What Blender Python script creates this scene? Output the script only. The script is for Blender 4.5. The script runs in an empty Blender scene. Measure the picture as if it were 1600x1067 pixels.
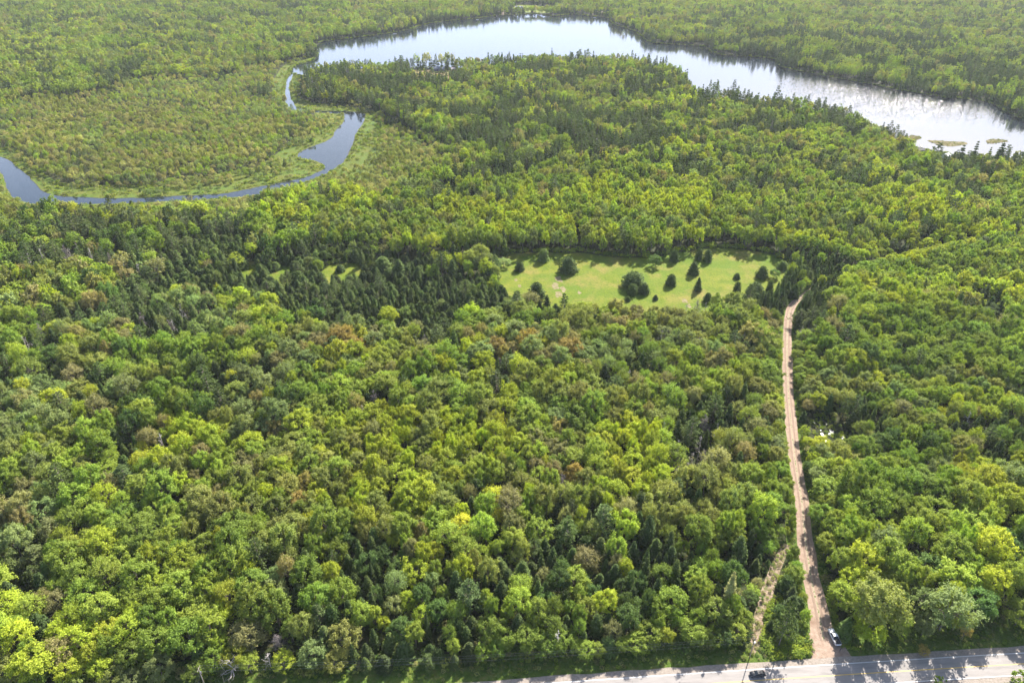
import bpy, bmesh, math, random
import numpy as np
from mathutils import Vector, Matrix

sc = bpy.context.scene
COL = sc.collection
R_ = math.radians
PI = math.pi

# ------------------------------------------------------------------ camera
CAM_H = 200.0
PITCH = R_(32.0)
FPX = 1110.0
cam_d = bpy.data.cameras.new('camera')
cam_d.sensor_width = 36.0
cam_d.lens = FPX / 1600.0 * 36.0
cam_d.clip_start = 1.0
cam_d.clip_end = 40000.0
cam = bpy.data.objects.new('camera', cam_d)
cam.location = (0, 0, CAM_H)
cam.rotation_euler = (PI / 2 - PITCH, 0, 0)
COL.objects.link(cam)
sc.camera = cam

# ------------------------------------------------------------------ sky
SUN_EL, SUN_AZ = R_(36.0), R_(29.0)
world = bpy.data.worlds.new("World")
sc.world = world
world.use_nodes = True
wn = world.node_tree
bg = wn.nodes['Background']
sky = wn.nodes.new('ShaderNodeTexSky')
sky.sky_type = 'NISHITA'
sky.sun_disc = False
sky.sun_elevation = SUN_EL
sky.sun_rotation = SUN_AZ
sky.dust_density = 2.0
# thin bright haze bank low over the horizon, broken by cloud
tc = wn.nodes.new('ShaderNodeTexCoord')
sep = wn.nodes.new('ShaderNodeSeparateXYZ')
wn.links.new(tc.outputs['Generated'], sep.inputs[0])
mr = wn.nodes.new('ShaderNodeMapRange')
mr.interpolation_type = 'SMOOTHSTEP'
mr.inputs['From Min'].default_value = 0.33
mr.inputs['From Max'].default_value = 0.13
mr.inputs['To Min'].default_value = 0.0
mr.inputs['To Max'].default_value = 1.0
wn.links.new(sep.outputs['Z'], mr.inputs['Value'])
cl = wn.nodes.new('ShaderNodeTexNoise')
cl.inputs['Scale'].default_value = 3.0
cl.inputs['Detail'].default_value = 4.0
mp = wn.nodes.new('ShaderNodeMapping')
mp.inputs['Scale'].default_value = (1, 1, 4)
wn.links.new(tc.outputs['Generated'], mp.inputs[0])
wn.links.new(mp.outputs[0], cl.inputs['Vector'])
mr2 = wn.nodes.new('ShaderNodeMapRange')
mr2.inputs['From Min'].default_value = 0.3
mr2.inputs['From Max'].default_value = 0.7
mr2.inputs['To Min'].default_value = 0.88
mr2.inputs['To Max'].default_value = 1.0
wn.links.new(cl.outputs['Fac'], mr2.inputs['Value'])
mu = wn.nodes.new('ShaderNodeMath'); mu.operation = 'MULTIPLY'
wn.links.new(mr.outputs[0], mu.inputs[0]); wn.links.new(mr2.outputs[0], mu.inputs[1])
mx = wn.nodes.new('ShaderNodeMix'); mx.data_type = 'RGBA'
wn.links.new(mu.outputs[0], mx.inputs['Factor'])
wn.links.new(sky.outputs[0], mx.inputs['A'])
mx.inputs['B'].default_value = (6.7, 8.0, 11.0, 1)
wn.links.new(mx.outputs['Result'], bg.inputs['Color'])
bg.inputs['Strength'].default_value = 0.085

# ------------------------------------------------------------------ sun
sun_d = bpy.data.lights.new('sun', 'SUN')
sun_d.energy = 5.0
sun_d.angle = R_(0.5)
sun_d.color = (1.0, 0.95, 0.86)
sun = bpy.data.objects.new('sun', sun_d)
sdir = Vector((math.sin(SUN_AZ) * math.cos(SUN_EL), math.cos(SUN_AZ) * math.cos(SUN_EL), math.sin(SUN_EL)))
sun.rotation_euler = sdir.to_track_quat('Z', 'Y').to_euler()
sun.location = (300, 500, 400)
COL.objects.link(sun)

sc.view_settings.view_transform = 'Standard'
sc.view_settings.look = 'None'
sc.view_settings.exposure = 1.62
sc.view_settings.gamma = 1.0
sc.render.engine = 'CYCLES'
sc.cycles.max_bounces = 7
sc.cycles.diffuse_bounces = 3
sc.cycles.glossy_bounces = 2
sc.cycles.transmission_bounces = 4
sc.cycles.volume_bounces = 0
sc.cycles.transparent_max_bounces = 4
sc.cycles.caustics_reflective = False
sc.cycles.caustics_refractive = False
sc.cycles.sample_clamp_indirect = 4.0
sc.cycles.use_denoising = True

# ------------------------------------------------------------------ helpers
sp_, cp_ = math.sin(PITCH), math.cos(PITCH)


def gp(px, py, z=0.0):
    """where the sight line through a point of the survey photo meets height z"""
    u = (px - 800.0) / FPX
    v = (py - 533.5) / FPX
    t = (CAM_H - z) / (sp_ + v * cp_)
    return (u * t, (cp_ - v * sp_) * t)


def proj(x, y, z):
    dz = CAM_H - z
    depth = y * cp_ + dz * sp_
    up = y * sp_ - dz * cp_
    return 800 + FPX * x / depth, 533.5 - FPX * up / depth, depth


def GP(pts, z=0.0):
    return np.array([gp(a, b, z) for a, b in pts])


def inpoly(P, poly):
    x, y = P[:, 0], P[:, 1]
    ins = np.zeros(len(P), bool)
    n = len(poly)
    j = n - 1
    for i in range(n):
        xi, yi = poly[i]; xj, yj = poly[j]
        if yi != yj:
            c = ((yi > y) != (yj > y)) & (x < (xj - xi) * (y - yi) / (yj - yi) + xi)
            ins ^= c
        j = i
    return ins


def dist_line(P, line):
    d = np.full(len(P), 1e9)
    for a, b in zip(line[:-1], line[1:]):
        ab = b - a
        t = np.clip(((P - a) @ ab) / (ab @ ab + 1e-9), 0, 1)
        q = a + t[:, None] * ab
        d = np.minimum(d, np.hypot(*(P - q).T))
    return d


def vnoise(P, scale, seed):
    """smooth value noise, 0..1"""
    rs = np.random.RandomState(seed)
    tab = rs.rand(256, 256)
    q = P / scale + 500.37
    i = np.floor(q).astype(int); f = q - i
    f = f * f * (3 - 2 * f)
    a = tab[i[:, 0] % 256, i[:, 1] % 256]; b = tab[(i[:, 0] + 1) % 256, i[:, 1] % 256]
    c = tab[i[:, 0] % 256, (i[:, 1] + 1) % 256]; d = tab[(i[:, 0] + 1) % 256, (i[:, 1] + 1) % 256]
    return (a * (1 - f[:, 0]) + b * f[:, 0]) * (1 - f[:, 1]) + (c * (1 - f[:, 0]) + d * f[:, 0]) * f[:, 1]


def fnoise(P, scale, seed):
    return 0.6 * vnoise(P, scale, seed) + 0.4 * vnoise(P, scale * 0.43, seed + 1)


def smooth_line(pts, per=6):
    pts = [np.array(p, float) for p in pts]
    out = []
    n = len(pts)
    for i in range(n - 1):
        p0 = pts[max(i - 1, 0)]; p1 = pts[i]; p2 = pts[i + 1]; p3 = pts[min(i + 2, n - 1)]
        for k in range(per):
            t = k / per
            out.append(0.5 * ((2 * p1) + (-p0 + p2) * t + (2 * p0 - 5 * p1 + 4 * p2 - p3) * t * t + (-p0 + 3 * p1 - 3 * p2 + p3) * t ** 3))
    out.append(pts[-1])
    return np.array(out)


def smooth_ring(P, it=1, jitter=0.0, seed=0):
    """Chaikin corner cutting of a closed ring with a little raggedness"""
    rs = np.random.RandomState(seed)
    P = np.array(P)
    for _ in range(it):
        Q = np.roll(P, -1, 0)
        P = np.stack([0.75 * P + 0.25 * Q, 0.25 * P + 0.75 * Q], 1).reshape(-1, 2)
        if jitter:
            P = P + rs.randn(*P.shape) * jitter
    return P


def tag(o, label=None, cat=None, group=None, kind=None):
    if label: o['label'] = label
    if cat: o['category'] = cat
    if group: o['group'] = group
    if kind: o['kind'] = kind
    return o


def link(o, parent=None):
    COL.objects.link(o)
    if parent: o.parent = parent
    return o


def empty(name, loc, rz=0.0):
    o = bpy.data.objects.new(name, None)
    o.empty_display_size = 0.3
    o.location = loc; o.rotation_euler = (0, 0, rz)
    return link(o)


def quadmesh(name, V, F, mats, midx=None, smooth=None):
    me = bpy.data.meshes.new(name)
    V = np.ascontiguousarray(V, dtype=np.float32); F = np.ascontiguousarray(F, dtype=np.int32)
    me.vertices.add(len(V)); me.vertices.foreach_set('co', V.ravel())
    me.loops.add(F.size); me.loops.foreach_set('vertex_index', F.ravel())
    me.polygons.add(len(F))
    me.polygons.foreach_set('loop_start', np.arange(0, F.size, 4, dtype=np.int32))
    me.polygons.foreach_set('loop_total', np.full(len(F), 4, dtype=np.int32))
    if midx is not None: me.polygons.foreach_set('material_index', midx.astype(np.int32))
    if smooth is not None: me.polygons.foreach_set('use_smooth', smooth)
    for m in mats: me.materials.append(m)
    me.update(calc_edges=True)
    return me


def bm_obj(name, bm, mat, parent=None, smooth=False):
    me = bpy.data.meshes.new(name)
    bm.to_mesh(me); bm.free()
    for m in (mat if isinstance(mat, (list, tuple)) else [mat]): me.materials.append(m)
    if smooth:
        for p in me.polygons: p.use_smooth = True
    return link(bpy.data.objects.new(name, me), parent)


def add_box(bm, c, s, mi=0, rz=0.0, bevel=0.0):
    M = Matrix.Translation(c) @ Matrix.Rotation(rz, 4, 'Z') @ Matrix.Diagonal((s[0], s[1], s[2], 1))
    r = bmesh.ops.create_cube(bm, size=1.0, matrix=M)
    fs = list({f for v in r['verts'] for f in v.link_faces})
    for f in fs: f.material_index = mi
    if bevel:
        es = list({e for v in r['verts'] for e in v.link_edges})
        bmesh.ops.bevel(bm, geom=es, offset=bevel, segments=2, affect='EDGES')


def add_tube(bm, a, b, r0, r1, n=8, mi=0):
    a = Vector(a); b = Vector(b); d = b - a
    M = Matrix.Translation((a + b) / 2) @ d.to_track_quat('Z', 'Y').to_matrix().to_4x4()
    r = bmesh.ops.create_cone(bm, cap_ends=True, segments=n, radius1=r0, radius2=r1, depth=d.length, matrix=M)
    for f in {f for v in r['verts'] for f in v.link_faces}: f.material_index = mi


# ------------------------------------------------------------------ materials
def new_mat(name):
    m = bpy.data.materials.new(name); m.use_nodes = True
    return m, m.node_tree, m.node_tree.nodes['Principled BSDF']


def mat_plain(name, col, rough=0.6, metal=0.0, var=0.12, scale=3.0):
    m, nt, b = new_mat(name)
    b.inputs['Roughness'].default_value = rough
    b.inputs['Metallic'].default_value = metal
    n = nt.nodes.new('ShaderNodeTexNoise'); n.inputs['Scale'].default_value = scale; n.inputs['Detail'].default_value = 4
    tcn = nt.nodes.new('ShaderNodeTexCoord'); nt.links.new(tcn.outputs['Object'], n.inputs['Vector'])
    r = nt.nodes.new('ShaderNodeValToRGB')
    r.color_ramp.elements[0].position = 0.3; r.color_ramp.elements[1].position = 0.7
    r.color_ramp.elements[0].color = tuple(c * (1 - var) for c in col) + (1,)
    r.color_ramp.elements[1].color = tuple(min(1, c * (1 + var)) for c in col) + (1,)
    nt.links.new(n.outputs['Fac'], r.inputs[0]); nt.links.new(r.outputs[0], b.inputs['Base Color'])
    return m


def mat_ground(name, stops, scale, detail=6, rough=0.9, bump=0.0, bscale=None, stretch=None, second=None):
    """multi-scale noise ramp on world position; second = (scale, colour, threshold) of patches"""
    m, nt, b = new_mat(name)
    L = nt.links.new
    b.inputs['Roughness'].default_value = rough
    b.inputs['Specular IOR Level'].default_value = 0.08
    g = nt.nodes.new('ShaderNodeNewGeometry')
    src = g.outputs['Position']
    if stretch:
        mpn = nt.nodes.new('ShaderNodeMapping'); mpn.inputs['Scale'].default_value = stretch
        L(src, mpn.inputs[0]); src = mpn.outputs[0]
    n = nt.nodes.new('ShaderNodeTexNoise'); n.inputs['Scale'].default_value = scale; n.inputs['Detail'].default_value = detail
    n.inputs['Roughness'].default_value = 0.62
    L(src, n.inputs['Vector'])
    r = nt.nodes.new('ShaderNodeValToRGB')
    els = r.color_ramp.elements
    while len(els) < len(stops): els.new(0.5)
    for e, (p, c) in zip(els, stops):
        e.position = p; e.color = tuple(c) + (1,)
    L(n.outputs['Fac'], r.inputs[0])
    out = r.outputs[0]
    if second:
        for (s2, c2, lo, hi) in second:
            n2 = nt.nodes.new('ShaderNodeTexNoise'); n2.inputs['Scale'].default_value = s2; n2.inputs['Detail'].default_value = 5
            n2.inputs['Roughness'].default_value = 0.6
            L(g.outputs['Position'], n2.inputs['Vector'])
            q = nt.nodes.new('ShaderNodeMapRange'); q.inputs['From Min'].default_value = lo; q.inputs['From Max'].default_value = hi
            L(n2.outputs['Fac'], q.inputs['Value'])
            k = nt.nodes.new('ShaderNodeMix'); k.data_type = 'RGBA'
            L(q.outputs[0], k.inputs['Factor']); L(out, k.inputs['A']); k.inputs['B'].default_value = tuple(c2) + (1,)
            out = k.outputs['Result']
    L(out, b.inputs['Base Color'])
    if bump:
        n3 = nt.nodes.new('ShaderNodeTexNoise'); n3.inputs['Scale'].default_value = bscale or scale * 4; n3.inputs['Detail'].default_value = 5
        L(g.outputs['Position'], n3.inputs['Vector'])
        bp = nt.nodes.new('ShaderNodeBump'); bp.inputs['Strength'].default_value = 1.0; bp.inputs['Distance'].default_value = bump
        L(n3.outputs['Fac'], bp.inputs['Height']); L(bp.outputs[0], b.inputs['Normal'])
    return m


def mat_leaf(name, trans=0.42, warm=(1.18, 1.16, 0.4), spread=0.28):
    m = bpy.data.materials.new(name); m.use_nodes = True
    nt = m.node_tree; nt.nodes.clear(); L = nt.links.new
    out = nt.nodes.new('ShaderNodeOutputMaterial')
    at = nt.nodes.new('ShaderNodeAttribute'); at.attribute_type = 'INSTANCER'; at.attribute_name = 'tint'
    g = nt.nodes.new('ShaderNodeNewGeometry')
    q = nt.nodes.new('ShaderNodeMapRange')
    q.inputs['To Min'].default_value = 1 - spread; q.inputs['To Max'].default_value = 1 + spread
    L(g.outputs['Random Per Island'], q.inputs['Value'])
    k = nt.nodes.new('ShaderNodeVectorMath'); k.operation = 'SCALE'
    L(at.outputs['Vector'], k.inputs[0]); L(q.outputs[0], k.inputs['Scale'])
    k2 = nt.nodes.new('ShaderNodeVectorMath'); k2.operation = 'MULTIPLY'
    L(k.outputs[0], k2.inputs[0]); k2.inputs[1].default_value = warm
    d = nt.nodes.new('ShaderNodeBsdfDiffuse'); t = nt.nodes.new('ShaderNodeBsdfTranslucent')
    L(k.outputs[0], d.inputs[0]); L(k2.outputs[0], t.inputs[0])
    mxs = nt.nodes.new('ShaderNodeMixShader'); mxs.inputs[0].default_value = trans
    L(d.outputs[0], mxs.inputs[1]); L(t.outputs[0], mxs.inputs[2])
    gl = nt.nodes.new('ShaderNodeBsdfGlossy'); gl.inputs['Roughness'].default_value = 0.8
    gl.inputs['Color'].default_value = (0.9, 0.95, 1, 1)
    m2 = nt.nodes.new('ShaderNodeMixShader'); m2.inputs[0].default_value = 0.015
    L(mxs.outputs[0], m2.inputs[1]); L(gl.outputs[0], m2.inputs[2]); L(m2.outputs[0], out.inputs[0])
    return m


M_LEAF = mat_leaf('leaf_green')
M_NEEDLE = mat_leaf('needle_green', 0.22, (1.15, 1.1, 0.7), 0.22)
M_BARK = mat_plain('bark_grey', (0.15, 0.125, 0.105), 0.9, var=0.3, scale=6)
M_DEADW = mat_plain('bleached_wood', (0.42, 0.38, 0.35), 0.85, var=0.2, scale=5)
M_POLE = mat_plain('pole_wood', (0.26, 0.22, 0.18), 0.85, var=0.2)
M_WIRE = mat_plain('wire_grey', (0.25, 0.25, 0.25), 0.5)

M_FLOOR = mat_ground('forest_floor', [(0.3, (0.018, 0.02, 0.009)), (0.5, (0.035, 0.045, 0.016)), (0.72, (0.075, 0.06, 0.035))], 0.35, bump=0.3, bscale=0.9)
M_FIELD = mat_ground('field_grass', [(0.3, (0.084, 0.123, 0.010)), (0.5, (0.125, 0.155, 0.015)), (0.7, (0.171, 0.174, 0.025))], 0.11, bump=0.25, bscale=0.8,
                     second=[(0.03, (0.090, 0.142, 0.013), 0.42, 0.62), (0.05, (0.218, 0.174, 0.050), 0.52, 0.72), (0.7, (0.051, 0.078, 0.010), 0.52, 0.75), (0.35, (0.239, 0.182, 0.077), 0.64, 0.75)])
M_MARSH = mat_ground('marsh_sedge', [(0.3, (0.061, 0.078, 0.012)), (0.5, (0.093, 0.113, 0.017)), (0.7, (0.129, 0.121, 0.030))], 0.12, bump=0.35, bscale=0.8,
                     second=[(0.05, (0.081, 0.132, 0.023), 0.45, 0.65), (0.5, (0.045, 0.058, 0.015), 0.54, 0.72)])
M_VERGE = mat_ground('verge_weeds', [(0.3, (0.041, 0.072, 0.012)), (0.5, (0.077, 0.119, 0.020)), (0.7, (0.126, 0.128, 0.036))], 0.4, bump=0.4, bscale=1.3,
                     second=[(0.9, (0.144, 0.111, 0.064), 0.58, 0.75)])
M_DIRT = mat_ground('dirt_road_gravel', [(0.28, (0.212, 0.149, 0.106)), (0.5, (0.290, 0.212, 0.162)), (0.75, (0.360, 0.278, 0.219))], 0.7, bump=0.12, bscale=3.0,
                    second=[(0.13, (0.193, 0.126, 0.090), 0.5, 0.75)])
M_SHOULDER = mat_ground('gravel_shoulder', [(0.3, (0.198, 0.165, 0.132)), (0.5, (0.264, 0.224, 0.191)), (0.7, (0.330, 0.290, 0.251))], 1.5, bump=0.06, bscale=6)
M_ASPHALT = mat_ground('worn_asphalt', [(0.25, (0.209, 0.191, 0.181)), (0.5, (0.269, 0.247, 0.233)), (0.75, (0.320, 0.293, 0.278))], 0.5, rough=0.85, bump=0.01, bscale=20,
                       stretch=(0.25, 1.6, 1), second=[(0.09, (0.231, 0.212, 0.198), 0.5, 0.7)])
M_LINEW = mat_plain('line_paint_white', (0.62, 0.61, 0.59), 0.6, var=0.12, scale=0.8)
M_LINEY = mat_plain('line_paint_yellow', (0.55, 0.36, 0.07), 0.6, var=0.25, scale=0.7)
M_SAND = mat_ground('beach_sand', [(0.3, (0.238, 0.175, 0.133)), (0.7, (0.364, 0.294, 0.231))], 0.3)
M_SLASH = mat_ground('cut_slash', [(0.3, (0.070, 0.091, 0.025)), (0.48, (0.210, 0.154, 0.105)), (0.7, (0.350, 0.280, 0.210))], 0.8, bump=0.3, bscale=1.5, second=[(0.5, (0.07, 0.11, 0.018), 0.54, 0.68)])
M_LAKEBED = mat_plain('lake_bed', (0.03, 0.028, 0.02), 0.9)


def mat_water(name, wave, rough, patch=None, glint=0.0):
    m, nt, b = new_mat(name)
    L = nt.links.new
    b.inputs['Base Color'].default_value = (0.008, 0.013, 0.022, 1)
    b.inputs['Roughness'].default_value = rough
    b.inputs['IOR'].default_value = 1.5
    g = nt.nodes.new('ShaderNodeNewGeometry')
    n = nt.nodes.new('ShaderNodeTexNoise'); n.inputs['Scale'].default_value = 0.8; n.inputs['Detail'].default_value = 3
    L(g.outputs['Position'], n.inputs['Vector'])
    # gusts ruffle the surface in long patches
    n2 = nt.nodes.new('ShaderNodeTexNoise'); n2.inputs['Scale'].default_value = 0.008; n2.inputs['Detail'].default_value = 3
    L(g.outputs['Position'], n2.inputs['Vector'])
    q = nt.nodes.new('ShaderNodeMapRange'); q.inputs['From Min'].default_value = 0.35; q.inputs['From Max'].default_value = 0.65
    q.inputs['To Min'].default_value = wave * 0.4; q.inputs['To Max'].default_value = wave
    L(n2.outputs['Fac'], q.inputs['Value'])
    strength = q.outputs[0]
    if patch:
        cx, cy, rad = patch
        vd = nt.nodes.new('ShaderNodeVectorMath'); vd.operation = 'DISTANCE'
        L(g.outputs['Position'], vd.inputs[0]); vd.inputs[1].default_value = (cx, cy, 0)
        q2 = nt.nodes.new('ShaderNodeMapRange'); q2.interpolation_type = 'SMOOTHSTEP'
        q2.inputs['From Min'].default_value = rad; q2.inputs['From Max'].default_value = rad * 0.35
        q2.inputs['To Min'].default_value = 0; q2.inputs['To Max'].default_value = glint
        L(vd.outputs['Value'], q2.inputs['Value'])
        n5 = nt.nodes.new('ShaderNodeTexNoise'); n5.inputs['Scale'].default_value = 0.16; n5.inputs['Detail'].default_value = 2
        L(g.outputs['Position'], n5.inputs['Vector'])
        q5 = nt.nodes.new('ShaderNodeMapRange'); q5.inputs['From Min'].default_value = 0.38; q5.inputs['From Max'].default_value = 0.6
        q5.inputs['To Min'].default_value = 0.45
        L(n5.outputs['Fac'], q5.inputs['Value'])
        m5 = nt.nodes.new('ShaderNodeMath'); m5.operation = 'MULTIPLY'
        L(q2.outputs[0], m5.inputs[0]); L(q5.outputs[0], m5.inputs[1])
        ad = nt.nodes.new('ShaderNodeMath'); ad.operation = 'ADD'
        L(strength, ad.inputs[0]); L(m5.outputs[0], ad.inputs[1]); strength = ad.outputs[0]
    c = nt.nodes.new('ShaderNodeVectorMath'); c.operation = 'SUBTRACT'; c.inputs[1].default_value = (.5, .5, .5)
    L(n.outputs['Color'], c.inputs[0])
    k = nt.nodes.new('ShaderNodeVectorMath'); k.operation = 'SCALE'; L(c.outputs[0], k.inputs[0]); L(strength, k.inputs['Scale'])
    k2 = nt.nodes.new('ShaderNodeVectorMath'); k2.operation = 'MULTIPLY'; L(k.outputs[0], k2.inputs[0]); k2.inputs[1].default_value = (1, 1, 0)
    k3 = nt.nodes.new('ShaderNodeVectorMath'); k3.operation = 'ADD'; L(k2.outputs[0], k3.inputs[0]); k3.inputs[1].default_value = (0, 0, 1)
    k4 = nt.nodes.new('ShaderNodeVectorMath'); k4.operation = 'NORMALIZE'; L(k3.outputs[0], k4.inputs[0])
    L(k4.outputs[0], b.inputs['Normal'])
    return m


# ------------------------------------------------------------------ outlines on the ground (surveyed from the photo)
lake_px = [(452, 107), (475, 99), (493, 93), (497, 83), (484, 77), (500, 67), (520, 63), (560, 60), (600, 54), (640, 48), (662, 39), (700, 34), (740, 31),
           (770, 26), (800, 24), (830, 23), (845, 23), (860, 27), (880, 25), (900, 23), (925, 27), (950, 28), (954, 35), (960, 41), (985, 46), (1003, 57),
           (1010, 67), (1040, 70), (1080, 72), (1100, 73), (1115, 86), (1162, 89), (1206, 92), (1218, 97), (1214, 105), (1240, 110), (1287, 120), (1366, 134),
           (1412, 143), (1475, 154), (1503, 154), (1550, 162), (1570, 176), (1600, 189), (1700, 222), (1850, 262),
           (1850, 330), (1700, 285), (1600, 255), (1560, 248), (1494, 243), (1475, 242), (1431, 232), (1422, 226), (1381, 219), (1331, 196), (1294, 178), (1225, 166),
           (1196, 168), (1143, 155), (1085, 157), (1076, 138), (1068, 124), (1024, 106), (975, 100), (862, 98), (780, 101), (735, 109), (690, 107), (640, 107),
           (600, 110), (560, 112), (520, 116), (490, 119), (470, 119), (455, 114)]
river_px = [(-120, 215), (-60, 222), (0, 243), (20, 254), (40, 271), (55, 286), (70, 302), (100, 307), (150, 310), (200, 310), (250, 308), (280, 306), (340, 304),
            (365, 300), (400, 293), (430, 287), (460, 281), (478, 277), (500, 268), (511, 262), (500, 252), (468, 248), (463, 240), (480, 232), (500, 225),
            (520, 215), (524, 204), (537, 190), (540, 180), (520, 177), (490, 176), (458, 175), (449, 172), (446, 158), (446, 145), (447, 131), (451, 119), (456, 107),
            (463, 107), (457, 119), (452, 131), (452, 142), (455, 158), (462, 169), (490, 173), (530, 174), (573, 176), (570, 190), (560, 203), (554, 215), (553, 226),
            (545, 241), (535, 256), (520, 266), (502, 276), (480, 283), (455, 291), (430, 299), (400, 305), (370, 309), (320, 311), (260, 315), (200, 318), (120, 319), (60, 322),
            (22, 313), (13, 300), (9, 285), (5, 272), (-10, 262), (-60, 262), (-120, 260)]
marsh_px = [(-130, 205), (-60, 215), (0, 232), (20, 228), (60, 268), (100, 288), (200, 290), (290, 283), (360, 270), (410, 258), (440, 235), (470, 205), (500, 178),
            (470, 170), (425, 160), (425, 130), (440, 100), (480, 92), (498, 88), (500, 97), (480, 108), (475, 125), (466, 145), (475, 160), (560, 168), (590, 176), (640, 205),
            (680, 240), (650, 290), (560, 305), (470, 305), (380, 318), (300, 330), (180, 336), (40, 336), (-20, 300), (-130, 280)]
field_px = [(770, 405), (785, 398), (810, 395), (850, 394), (900, 395), (950, 400), (1000, 404), (1040, 398), (1060, 392), (1110, 387), (1150, 389), (1190, 393), (1212, 400), (1232, 410),
            (1238, 425), (1228, 445), (1205, 468), (1170, 484), (1130, 492), (1070, 500), (1000, 505), (940, 505), (880, 500), (830, 488), (790, 470), (775, 440)]
field2_px = [(350, 420), (385, 408), (420, 412), (470, 418), (520, 414), (560, 410), (600, 416), (615, 432), (590, 442), (540, 446), (480, 452), (430, 455), (385, 445)]
island_px = [(1444, 219), (1469, 220), (1490, 221.5), (1509, 222), (1513, 225.5), (1500, 227.5), (1487, 229.5), (1478, 228.5), (1465, 226)]
islet_px = [(1540, 219), (1556, 217), (1574, 220), (1576, 222), (1560, 223), (1550, 225), (1542, 224)]
spit_px = [(1418, 219), (1421, 212), (1430, 212), (1442, 215), (1436, 218), (1426, 221)]
pond_px = [(1268, 648), (1285, 645), (1305, 652), (1322, 668), (1332, 695), (1318, 716), (1292, 716), (1270, 704), (1262, 670)]

LAKE = smooth_ring(GP(lake_px), 2, 0.8, 1)
RIVER = smooth_ring(GP(river_px), 2, 0.35, 2)
MARSH = smooth_ring(GP(marsh_px), 2, 1.0, 3)
FIELD = smooth_ring(GP(field_px), 2, 0.6, 4)
FIELD2 = smooth_ring(GP(field2_px), 2, 0.5, 5)
ISLAND = smooth_ring(GP(island_px), 2, 0.15, 6)
ISLET = smooth_ring(GP(islet_px), 2, 0.15, 7)
SPIT = smooth_ring(GP(spit_px), 2, 0.15, 8)
POND = smooth_ring(GP(pond_px), 2, 0.5, 9)

# dirt road: centre and half width, from the mouth inwards
dirt_px = [(1303, 1031, 52), (1296, 1015, 42), (1286, 995, 37), (1280, 960, 30), (1268, 905, 27), (1258, 840, 24), (1253, 785, 21), (1244, 730, 19), (1240, 700, 18.5),
           (1235, 650, 17), (1232, 616, 16), (1230, 560, 15), (1230, 527, 13.5), (1232, 495, 12.5), (1238, 478, 11), (1252, 464, 7.5), (1275, 448, 5.5), (1320, 430, 4.5), (1400, 405, 4), (1500, 385, 4)]
DIRT = []
for a, b, w in dirt_px:
    x0, y0 = gp(a - w / 2, b); x1, y1 = gp(a + w / 2, b)
    DIRT.append(((x0 + x1) / 2, y0, (x1 - x0) / 2))
DIRT = smooth_line(DIRT, 9)
DIRT_C = DIRT[:, :2]

# paved road: north edge line surveyed, fitted with a parabola
wl = GP([(862, 1067), (1050, 1053.5), (1130, 1048.6), (1221, 1043), (1400, 1032), (1600, 1019.5)])
cf = np.polyfit(wl[:, 0], wl[:, 1], 2)
xs = np.arange(-420, 520, 6.0)
xc = np.clip(xs, -60, 230)
ys = np.polyval(cf, xc) + (xs - xc) * np.polyval(np.polyder(cf), xc)
EDGE = np.stack([xs, ys], 1)
tn = np.gradient(EDGE, axis=0); tn /= np.hypot(*tn.T)[:, None]
NRM = np.stack([-tn[:, 1], tn[:, 0]], 1)          # to the north
LANE = 3.55
CENTRE = EDGE - NRM * LANE
TRACK = GP([(1229, 850), (1212, 886), (1198, 927), (1188, 962), (1179, 1006), (1172, 1022)])

# ------------------------------------------------------------------ ground with real banks
from mathutils.geometry import delaunay_2d_cdt


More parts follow.
